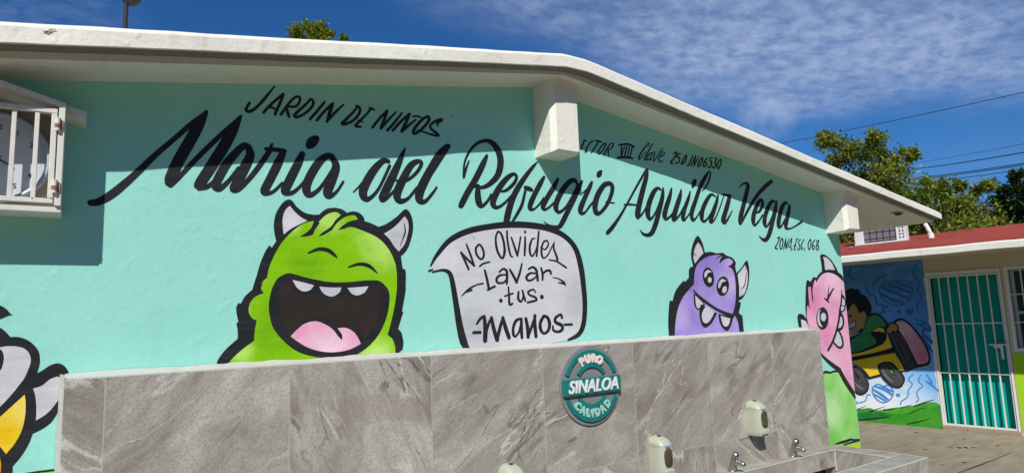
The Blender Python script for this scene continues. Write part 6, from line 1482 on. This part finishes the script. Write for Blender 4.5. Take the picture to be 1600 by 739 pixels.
clock = thing('wall_clock', 'round pale wall clock with a grey-blue rim behind the white bars', 'clock', (KX, WY - .012, KZ))
mb = MB()
mb.disc_y(0, 0, 0, .150, -.018, -.001, 'clock_face', 72)
face = mb.build('face', clock)
mb = MB()
pts, fs = [], []
n, m_ = 72, 10
for i in range(n):
    a = 2 * math.pi * i / n
    for k in range(m_):
        t = 2 * math.pi * k / m_
        rr = .152 + .0105 * math.cos(t)
        pts.append((rr * math.cos(a), -.026 + .016 * math.sin(t), rr * math.sin(a)))
for i in range(n):
    for k in range(m_):
        fs.append((i * m_ + k, i * m_ + (k + 1) % m_, ((i + 1) % n) * m_ + (k + 1) % m_, ((i + 1) % n) * m_ + k))
mb.poly(pts, fs, 'clock_rim')
mb.build('rim', clock, smooth=True)
ls = []
for h in range(1, 13):
    a = rad(30 * h)
    text_mesh('numeral', str(h), .026, .0008, 'clock_black', face, (.112 * math.sin(a), -.0188, .112 * math.cos(a)))
for nm, a, L_, w in (('hour_hand', rad(122), .062, .0032), ('minute_hand', rad(252), .095, .0022)):
    mb = MB()
    d = Vector((math.sin(a), 0, math.cos(a)))
    q = Vector((d.z, 0, -d.x)) * w
    p0, p1 = d * -.015, d * L_
    yy = -.0205 if nm == 'hour_hand' else -.0225
    v = [p0 + q, p1 + q * .5, p1 - q * .5, p0 - q]
    mb.poly([(p.x, yy, p.z) for p in v] + [(p.x, yy + .001, p.z) for p in v], [(0, 1, 2, 3), (7, 6, 5, 4), (0, 4, 5, 1), (1, 5, 6, 2), (2, 6, 7, 3), (3, 7, 4, 0)], 'clock_black')
    mb.build(nm, clock)

# lamp under the eave
lamp = thing('ceiling_lamp', 'small round grey lamp fixed under the right-hand eave', 'lamp', (5.72, 2.655, 0))
EZ = soffit(5.72)
EZ = soffit(5.80)
lamp.location = (5.80, 2.72, EZ - .0005)
mb = MB()
mb.tube([(0, 0, .004), (0, 0, -.008), (0, 0, -.012)], [.052, .052, .046], 'lamp_glass', 28)
mb.build('base', lamp)
mb = MB()
mb.tube([(0, 0, -.0122), (0, 0, -.024), (0, 0, -.03)], [.030, .027, .016], 'lamp_dark', 24)
mb.build('lens', lamp, smooth=False)

# ------------------------------------------------------------------ classroom building across the yard
FA = (9.3699, 5.2640, 0.0)
FROT = -1.46608
far = thing('classroom_building', 'low classroom block with red shingle roof, painted boy in a cart and teal barred door', 'building', FA, FROT)
U0, U1 = -2.2, 6.2
FD = 5.0


def add(mbx, name, parent=None, **k):
    return mbx.build(name, parent or far, **k)


DU0, DU1, DZ1 = 1.072, 1.912, 2.045      # door opening
WU0, WU1, WZ0, WZ1 = 1.945, 3.30, 1.012, 2.052
WT = .16
mb = MB()
# front wall as pieces round the openings
mb.box((U0, 0, 0), (DU0, WT, 2.32), 'beige')
mb.box((DU0, 0, DZ1), (U1, WT, 2.32), 'beige')
mb.box((DU1, 0, WZ1 - .0), (WU0, WT, DZ1 - .0005), 'beige') if False else None
mb.box((DU1, 0, 0), (WU0, WT, DZ1), 'beige')
mb.box((WU0, 0, 0), (WU1, WT, WZ0), 'beige')
mb.box((WU1, 0, 0), (U1, WT, DZ1), 'beige')
mb.box((U0, WT, 0), (U0 + .15, FD, 2.6), 'beige')
mb.box((U1 - .15, WT, 0), (U1, FD, 2.6), 'beige')
mb.box((U0 + .15, FD - .15, 0), (U1 - .15, FD, 2.6), 'beige')
fwall = add(mb, 'wall')
mb = MB()
mb.poly([(-1.3, -.002, .003), (1.062, -.002, .003), (1.062, -.002, 2.222), (-1.3, -.002, 2.222)], [(0, 1, 2, 3)], 'mural_sky')
bd = mb.build('painted_sky', fwall, fix=False)
paint('painted_backdrop', fwall, -.0025, 'blue hearts, squiggles and green grass')
paint('painted_boy_in_cart', fwall, -.0105, 'cartoon boy in a green shirt riding a yellow cart')
mb = MB()      # white painted edge strip beside the door
k = 30
pts, fs = [], []
for i in range(k + 1):
    z = .02 + (1.98 - .02) * i / k
    pts += [(1.058 + random.uniform(-.006, .006), -.0035, z), (1.079, -.0035, z)]
for i in range(k):
    fs.append((2 * i, 2 * i + 1, 2 * i + 3, 2 * i + 2))
mb.poly(pts, fs, 'white_frame')
mb.build('painted_edge', fwall, fix=False)
mb = MB()
mb.box((WU0 - .022, -.004, .05), (U1, -.0005, WZ0 - .03), 'lime')
mb.build('lime_dado', fwall)

# roof
OV = 1.185
mb = MB()
RS = .14
zt = 2.277
pr = [(-OV + .05, zt - .02), (2.4, zt + RS * (OV + 2.4) - .02), (FD + .4, zt + RS * (OV + 2.4) - RS * (FD - 2.0) - .02), (FD + .4, zt + RS * (OV + 2.4) - RS * (FD - 2.0) + .012), (2.4, zt + RS * (OV + 2.4) + .012), (-OV + .05, zt + .006)]
mb.prism_x(pr, U0 - .3, U1 + .3, 'red_roof')
froof = add(mb, 'roof')
mb = MB()
mb.box((U0 - .3, -OV + .052, 2.225), (U1 + .3, -.003, 2.245), 'beige')
mb.build('soffit', froof)
mb = MB()
k = 90
sec = [(-OV, 2.198), (-OV + .05, 2.196), (-OV + .05, zt - .003), (-OV + .012, zt + .003), (-OV, zt - .012)]
pts, fs = [], []
for i in range(k + 1):
    x = U0 - .3 + (U1 - U0 + .6) * i / k
    wv = .002 * math.sin(x * 7) + random.uniform(-.0015, .0015)
    pts += [(x, y, z + wv) for y, z in sec]
q = len(sec)
for i in range(k):
    for j in range(q):
        fs.append((i * q + j, i * q + (j + 1) % q, (i + 1) * q + (j + 1) % q, (i + 1) * q + j))
fs += [tuple(range(q)), tuple(k * q + j for j in reversed(range(q)))]
mb.poly(pts, fs, 'offwhite')
mb.build('fascia', froof)

# door step, door, security grille
mb = MB()
for i in range(3):
    a = DU0 + .003 + i * .28
    mb.box((a, -.03, 0), (a + .276, .10, .045), 'doorstep_tile')
add(mb, 'doorstep', bevel=.003)
mb = MB()
mb.box((DU0 + .045, .0855, .052), (DU1 - .045, .0995, 1.985), 'teal_sheet')
for i in range(4):      # shallow pressed ribs
    a = DU0 + .13 + i * .17
    mb.prism_y([(a, .06), (a + .035, .06), (a + .035, 1.975), (a, 1.975)], .079, .0853, 'teal_sheet')
mb.box((DU0 + .04, .1003, .05), (DU1 - .04, .112, 1.99), 'teal_sheet')
fdoor = add(mb, 'door', bevel=.004)
mb = MB()
g = .030
mb.box((DU0 + .006, -.012, .046), (DU0 + g, .06, DZ1 - .004), 'white_frame')
mb.box((DU1 - g, -.012, .046), (DU1 - .006, .06, DZ1 - .004), 'white_frame')
mb.box((DU0 + g + .0005, -.011, DZ1 - .055), (DU1 - g - .0005, .059, DZ1 - .005), 'white_frame')
mb.build('door_frame', fdoor, bevel=.003)
mb = MB()
gx0, gx1 = DU0 + g + .004, DU1 - g - .004
mb.box((gx0, .0, .05), (gx0 + .014, .03, DZ1 - .06), 'white_frame')
mb.box((gx1 - .014, .0, .05), (gx1, .03, DZ1 - .06), 'white_frame')
mb.box((gx0 + .0145, .001, .05), (gx1 - .0145, .029, .075), 'white_frame')
mb.box((gx0 + .0145, .001, DZ1 - .084), (gx1 - .0145, .029, DZ1 - .0605), 'white_frame')
for z in (.724, 1.356):
    mb.box((gx0 + .0145, .004, z - .007), (gx1 - .0145, .018, z + .007), 'white_frame')
for i in range(1, 7):
    x = gx0 + .007 + (gx1 - gx0 - .014) * i / 7
    mb.box((x - .0075, .0065, .0755), (x + .0075, .0225, DZ1 - .0845), 'white_frame')
mb.build('security_grille', fdoor)
mb = MB()
mb.box((1.70, -.03, 1.083), (1.905, -.013, 1.100), 'white_frame')
mb.box((1.745, -.026, 1.050), (1.83, -.004, 1.0825), 'white_frame')
mb.box((1.815, -.034, .915), (1.84, -.016, 1.078), 'white_frame')
mb.build('handle', fdoor, bevel=.003)

# window right of the door
mb = MB()
f = .035
mb.box((WU0, -.008, WZ0), (WU0 + f, .06, DZ1 - .002), 'white_frame')
mb.box((WU1 - f, -.008, WZ0), (WU1, .06, DZ1 - .002), 'white_frame')
mb.box((WU0 + f + .0005, -.007, WZ0), (WU1 - f - .0005, .06, WZ0 + f), 'white_frame')
mb.box((WU0 + f + .0005, -.007, DZ1 - f), (WU1 - f - .0005, .06, DZ1 - .002), 'white_frame')
win = add(mb, 'window', bevel=.003)
mb = MB()
for i in range(1, 10):
    x = WU0 + f + (WU1 - WU0 - 2 * f) * i / 10
    mb.box((x - .006, .0, WZ0 + f), (x + .006, .012, DZ1 - f), 'white_frame')
for z in (1.36, 1.70):
    mb.box((WU0 + f, -.0125, z - .006), (WU1 - f, -.0005, z + .006), 'white_frame')
mb.build('grille', win)
mb = MB()
mb.box((WU0 + f, .11, WZ0 + .02), (WU1 - f, .115, DZ1 - .02), 'window_glass')
mb.build('pane', win)
mb = MB()
for x in (WU0 + f + .002, WU0 + .36, WU0 + .70, WU1 - f - .042):
    mb.box((x, .080, WZ0 + .02), (x + .04, .108, DZ1 - .02), 'aluminium')
for z in (WZ0 + .02, 1.46, DZ1 - .055):
    mb.box((WU0 + f, .0815, z), (WU1 - f, .1065, z + .035), 'aluminium')
mb.build('sash', win)

# things standing on that roof (building-local u, depth, z)
frot = Matrix.Translation(FA) @ Matrix.Rotation(FROT, 4, 'Z')


def fpt(u, d, z):
    return frot @ Vector((u, d, z))


rz = lambda d: zt + RS * (OV + d) + .012
ac = thing('rooftop_unit', 'white cooling unit with a dark mesh front standing on the red roof', 'cooling unit', fpt(.17, 1.0, rz(1.0) - .01), FROT)
mb = MB()
mb.box((-.36, .0, .03), (-.23, .30, .62), 'ac_white')
mb.build('end_panel', ac, bevel=.008)
mb = MB()
for a in ((.255, .29), (.315, .335), (.362, .395)):
    mb.box((a[0], .0, .03), (a[1], .10, .62), 'ac_white')
for z in (.03, .08, .13, .18, .25, .35, .45, .55):
    mb.box((.2905, .002, z), (.3615, .09, z + .018), 'ac_white')
mb.build('slatted_panel', ac)
mb = MB()
mb.box((-.229, .03, .05), (.254, .30, .62), 'ac_grille')
mb.build('mesh_panel', ac)
mb = MB()
for i in range(1, 5):
    x = -.229 + .483 * i / 5
    mb.box((x - .004, .022, .05), (x + .004, .029, .62), 'lamp_dark')
for z in (.09, .19, .30, .42):
    mb.box((-.229, .0215, z - .003), (.254, .0285, z + .003), 'lamp_dark')
mb.build('mesh_bars', ac)
mb = MB()
mb.box((-.36, -.02, .005), (.395, .10, .029), 'ac_white')
mb.build('base_rail', ac)
vent = thing('vent_pipe', 'short bent white vent pipe poking out of the red roof', 'pipe', fpt(.885, 1.0, rz(1.0) - .02), FROT)
mb = MB()
mb.tube([(.01, 0, 0), (.0, 0, .085)], [.040, .040], 'pvc', 16)
mb.build('socket', vent)
mb = MB()
mb.tube([(.0, 0, .08), (-.01, 0, .12), (-.035, 0, .19), (-.055, 0, .235)], [.029, .029, .029, .029], 'pvc', 16)
mb.build('elbow', vent, smooth=True)
mb = MB()
pp = fpt(.016, .35, rz(.35) + .012)
pts, fs = [], []
bm = bmesh.new()
bmesh.ops.create_icosphere(bm, subdivisions=2, radius=.03)
for v in bm.verts:
    v.co *= random.uniform(.8, 1.15)
    v.co.z *= .7
me = bpy.data.meshes.new('stone')
bm.to_mesh(me)
bm.free()
me.materials.append(MATS['pebble'])
st = bpy.data.objects.new('stone', me)
COL.objects.link(st)
st.location = pp
tag(st, 'small tan lump lying on the red roof tiles', 'stone')

# dry leaves on the concrete
lf = None
for x, y, s, a in ((8.32, 3.53, .05, .3), (8.39, 3.50, .06, 1.2), (8.46, 3.45, .045, 2.2), (8.28, 3.60, .04, .8), (8.75, 3.32, .05, 2.9), (8.9, 3.72, .04, .2), (7.6, 3.2, .045, 1.9), (9.0, 4.3, .05, 1.1), (8.0, 3.75, .04, 2.5), (7.35, 3.3, .035, .5), (8.6, 3.0, .04, 1.4), (8.36, 3.56, .05, 2.6)):
    if lf is None:
        mb = MB()
        mb.poly([(-.6, 0, .01), (-.2, .26, .10), (.25, .24, .13), (.7, 0, .03), (.25, -.22, .15), (-.2, -.27, .09), (.05, 0, .02)], [(0, 6, 1), (1, 6, 2), (2, 6, 3), (3, 6, 4), (4, 6, 5), (5, 6, 0)], 'dry_leaf')
        lf = mb.build('dry_leaf', fix=False)
        tag(lf, 'small curled dry brown leaf lying on the concrete yard', 'leaf', 'dry leaves on the concrete')
        o = lf
    else:
        o = lf.copy()
        COL.objects.link(o)
    o.location = (x, y, .001)
    o.rotation_euler = (0, 0, a)
    o.scale = (s, s, s)

# ------------------------------------------------------------------ floodlight pole behind the school
pole = thing('lamp_post', 'dark thin lamp pole with a round brownish head rising behind the school roof', 'lamp post', (.52, 14.0, 0))
mb = MB()
mb.tube([(0, 0, 0), (.005, 0, 5.0), (.012, 0, 8.02)], [.06, .055, .04], 'lamp_dark', 12)
mb.build('pole', pole, smooth=True)
mb = MB()
mb.tube([(.05, 0, 7.98), (.06, 0, 8.02), (.075, 0, 8.12), (.08, 0, 8.2), (.08, 0, 8.34), (.08, 0, 8.38)], [.05, .12, .19, .21, .19, .05], 'lamp_bowl', 20)
mb.build('lamp_head', pole, smooth=True)

# ------------------------------------------------------------------ power lines
for nm, p, q, rr, label in (
    ('power_line', (25.5790, 18.1420, 9.0615), (17.0735, -1.6019, 5.9397), 0.01, 'topmost thin power line, alone in the open sky above the trees'),
    ('power_line', (32.4909, 15.3180, 8.3573), (16.1245, 1.5261, 4.8821), 0.007, 'faint hair-thin power line above the bundle right of the tall tree'),
    ('power_line', (28.5031, 13.4950, 7.2965), (15.6519, 1.8053, 4.5825), 0.016, 'thick power line above the double pair right of the tall tree'),
    ('power_line', (28.4802, 13.6936, 6.9435), (15.7306, 1.7523, 4.3471), 0.014, 'upper cable of the close pair of power lines right of the tall tree'),
    ('power_line', (28.4857, 13.7019, 6.8926), (15.7363, 1.7579, 4.3102), 0.014, 'lower cable of the close pair of power lines right of the tall tree'),
    ('power_line', (28.5023, 13.7270, 6.7364), (15.7494, 1.7709, 4.2248), 0.011, 'power line just below the close pair right of the tall tree'),
    ('power_line', (31.1444, 12.7858, 6.4810), (17.2267, 3.4353, 4.2578), 0.01, 'thin power line low in the gap between the right-hand trees'),
    ('power_line', (31.1060, 12.9603, 6.2752), (17.2772, 3.3604, 4.1434), 0.01, 'second lowest power line low between the right-hand trees'),
    ('power_line', (28.8105, 12.0760, 5.7094), (18.3384, 5.2717, 4.2276), 0.009, 'lowest short stretch of power line between the right-hand trees'),
):
    p, q = Vector(p), Vector(q)
    mb = MB()
    pts = []
    for i in range(25):
        t = i / 24
        v = p.lerp(q, t)
        v.z -= .25 * 4 * t * (1 - t) * .5
        pts.append(v)
    mb.tube(pts, rr, 'wire', 6)
    tag(mb.build('power_line'), label, 'cable', 'power lines across the sky')


# ------------------------------------------------------------------ trees
SKY_BLOCKER_LOOK = ['leftmost broad dark tree, a skylight blocker added unseen', 'second broad dark tree from the left, a skylight blocker added unseen', 'third broad dark tree from the left, a skylight blocker added unseen', 'tallest broad dark tree, a skylight blocker added unseen', 'broad dark tree right of the tallest one, a skylight blocker added unseen', 'third broad dark tree from the right, a skylight blocker added unseen', 'second broad dark tree from the right, a skylight blocker added unseen', 'rightmost broad dark tree, a skylight blocker added unseen']
def tree(label, base, crown, leafm, leaf, dens, group='trees behind the buildings', trunk_r=.16, seed=1):
    rnd = random.Random(seed)
    base = Vector(base)
    r = thing('leafy_tree', label, 'tree', base, 0, group)
    cl = [(Vector(c) - base, rr) for c, rr in crown]
    cen = sum((c for c, _ in cl), Vector()) / len(cl)
    hz = min(c.z for c, _ in cl)
    fork = Vector((cen.x * .4, cen.y * .4, max(.6, hz * .62)))
    mb = MB()
    mb.tube([(0, 0, -.02), fork * .5 + Vector((.04, .02, 0)), fork], [trunk_r, trunk_r * .85, trunk_r * .7], 'bark', 10)
    twigs = []
    for c, rr in cl:
        mid = fork.lerp(c, .5) + Vector((rnd.uniform(-.2, .2), rnd.uniform(-.2, .2), rnd.uniform(0, .25)))
        mb.tube([fork, mid, c], [trunk_r * .3, trunk_r * .16, trunk_r * .05], 'bark', 6, cap=False)
        for _ in range(max(6, int(15 * rr / .5))):
            d = Vector((rnd.gauss(0, 1), rnd.gauss(0, 1), rnd.gauss(.15, .8))).normalized()
            e = c + d * rr * rnd.uniform(.55, 1.12)
            mb.tube([c, c.lerp(e, .5) + Vector((0, 0, rr * .06)), e], [trunk_r * .075, trunk_r * .05, trunk_r * .02], 'bark', 4, cap=False)
            twigs.append((c, e, rr))
    mb.build('trunk', r, smooth=True, fix=False)
    mb = MB()
    pts, fs = [], []

    def leafquad(p, d, s):
        s *= rnd.uniform(.65, 1.25)
        up = Vector((rnd.gauss(0, .55), rnd.gauss(0, .55), 1)).normalized()
        side = d.cross(up)
        if side.length < .05:
            return
        side.normalize()
        nrm = side.cross(d)
        o = len(pts)
        pts.extend([p, p + d * s * .5 + side * s * .27 + nrm * s * .05, p + d * s, p + d * s * .5 - side * s * .27 + nrm * s * .05])
        fs.append((o, o + 1, o + 2, o + 3))

    for c, e, rr in twigs:
        k = max(5, int(dens * rnd.uniform(.6, 1.4)))
        for _ in range(k):
            t = rnd.uniform(.25, 1.05)
            p = c.lerp(e, t) + Vector((rnd.gauss(0, .09), rnd.gauss(0, .09), rnd.gauss(0, .08))) * (rr / .45) * 1.1
            d = ((e - c).normalized() * .7 + Vector((rnd.gauss(0, .7), rnd.gauss(0, .7), rnd.gauss(-.15, .5)))).normalized()
            leafquad(p, d, leaf)
    mb.poly(pts, fs, leafm)
    mb.build('crown', r, fix=False)
    return r


for i, (x, y, hh) in enumerate(((-21, -9, 8.0), (-15, -13, 8.8), (-8, -15.5, 8.4), (-1, -16, 9.2), (6, -15, 8.2), (13, -13.5, 8.8), (20, -11, 8.6), (26, -7, 8.2))):  # unseen trees added behind the camera to cut skylight and darken the wall's shade
    rr_ = random.Random(50 + i)
    cr = [((x + rr_.uniform(-3.4, 3.4), y + rr_.uniform(-2, 2), hh * f_), 1.5) for f_ in (.22, .24, .26, .3, .34, .4, .42, .5, .5, .55, .62, .66, .72, .76, .84, .86)]
    tree(SKY_BLOCKER_LOOK[i] + ' across the yard', (x, y, 0), cr, 'leaf_dark', .62, 9, 'unseen trees added to block skylight', trunk_r=.22, seed=60 + i)

for args in (
    ('tall yellow-green tree rising highest behind the right eave', (15.1304, 7.7454, 0.0000), (((14.1131, 7.8682, 5.3192), 0.335), ((14.7684, 7.8090, 5.1107), 0.436), ((14.7131, 7.3150, 5.0618), 0.402), ((15.2439, 7.1789, 4.8815), 0.469), ((15.0624, 7.7149, 4.6798), 0.570), ((14.4993, 6.9740, 4.2420), 0.570), ((14.5882, 6.6898, 3.9567), 0.436), ((15.0712, 8.2581, 5.1091), 0.302), ((14.5342, 7.1198, 5.3578), 0.184), ((14.8497, 6.6130, 4.8378), 0.168), ((15.0364, 8.5384, 5.7948), 0.151), ((14.9753, 7.6046, 3.9010), 0.637), ((15.7623, 7.4316, 3.5783), 0.637), ((14.8916, 7.8971, 3.4949), 0.503), ((15.0187, 8.2665, 3.2488), 0.436), ((14.1264, 7.9890, 4.2320), 0.436), ((14.9032, 8.3282, 3.8178), 0.436), ((15.8646, 7.2737, 3.7856), 0.402), ((15.1796, 7.5691, 3.1967), 0.536),), 'leaf_yellowgreen', 0.1, 62, 11, 0.17),
    ('smaller bright tree in front of the power lines, right of the tall tree', (14.1776, 6.2582, 0.0000), (((14.4630, 6.0766, 4.1020), 0.260), ((14.3180, 6.2564, 3.7628), 0.336), ((13.5534, 5.5784, 3.6731), 0.275), ((14.6702, 5.8790, 3.4578), 0.275), ((14.3043, 6.0882, 3.3633), 0.397), ((13.9998, 5.4235, 3.8549), 0.107), ((13.6264, 5.4606, 3.0327), 0.336), ((14.5969, 6.5755, 3.1544), 0.397), ((14.0730, 6.1792, 3.2332), 0.367), ((14.6896, 5.7088, 3.2885), 0.214),), 'leaf_green', 0.095, 58, 12, 0.13),
    ('thin sparse tree with arching yellowish branches between the two right-hand trees', (14.9406, 5.7162, 0.0000), (((15.4381, 5.6364, 3.9789), 0.189), ((15.2525, 5.3602, 3.9895), 0.174), ((15.4754, 5.8151, 3.7702), 0.237), ((14.6735, 5.6504, 3.4474), 0.284), ((15.4239, 5.5602, 3.2810), 0.379), ((14.8034, 5.6199, 3.1647), 0.347), ((15.7058, 5.4519, 3.1471), 0.316), ((15.3560, 6.1432, 3.0899), 0.316), ((14.3502, 5.3096, 2.8981), 0.347),), 'leaf_yellowgreen', 0.09, 46, 13, 0.12),
    ('dark green tree at the right edge of the picture', (18.0222, 6.0029, 0.0000), (((17.3541, 5.5140, 4.3636), 0.225), ((17.5276, 5.5481, 4.0496), 0.319), ((18.6047, 6.1728, 3.9702), 0.300), ((17.9127, 5.6604, 3.6554), 0.525), ((18.0624, 6.2274, 3.5263), 0.412), ((17.7569, 5.3486, 3.8561), 0.525), ((18.1599, 5.3077, 3.4678), 0.675), ((17.6758, 5.9826, 4.0224), 0.187), ((17.7399, 5.8420, 3.3770), 0.487), ((17.9433, 6.4326, 3.2885), 0.375), ((18.2111, 5.6525, 3.1958), 0.525),), 'leaf_dark', 0.115, 58, 14, 0.17),
    ('small tree top peeping over the left part of the school roof', (6.7916, 23.0172, 0.0000), (((5.8570, 21.6917, 11.7305), 0.308), ((6.1182, 21.2305, 11.6942), 0.284), ((6.6036, 21.4539, 11.8730), 0.308), ((6.8630, 21.2782, 11.7898), 0.189), ((6.0829, 21.8711, 11.5488), 0.426), ((6.5598, 21.2370, 11.3564), 0.473), ((6.0953, 20.7706, 10.6469), 0.615), ((7.3974, 21.1713, 11.6540), 0.095),), 'leaf_yellowgreen', 0.12, 50, 15, 0.14),
    ('dark bushy tree low behind the cooling unit on the red roof', (18.8629, 9.2227, 0.0000), (((18.9858, 10.3923, 3.6771), 0.331), ((19.0705, 10.0851, 3.3951), 0.456), ((19.1779, 8.6255, 3.4617), 0.373), ((19.5155, 8.4604, 3.3472), 0.414), ((18.9473, 7.7531, 3.2405), 0.414), ((19.3000, 9.3867, 3.3221), 0.456), ((19.0940, 8.8508, 3.3431), 0.414), ((18.3443, 9.3534, 3.2329), 0.414), ((18.8825, 7.2872, 3.1816), 0.373), ((20.2081, 7.3446, 3.2722), 0.373),), 'leaf_dark', 0.14, 40, 16, 0.15),
):
    tree(*args[:6], seed=args[6], trunk_r=args[7])
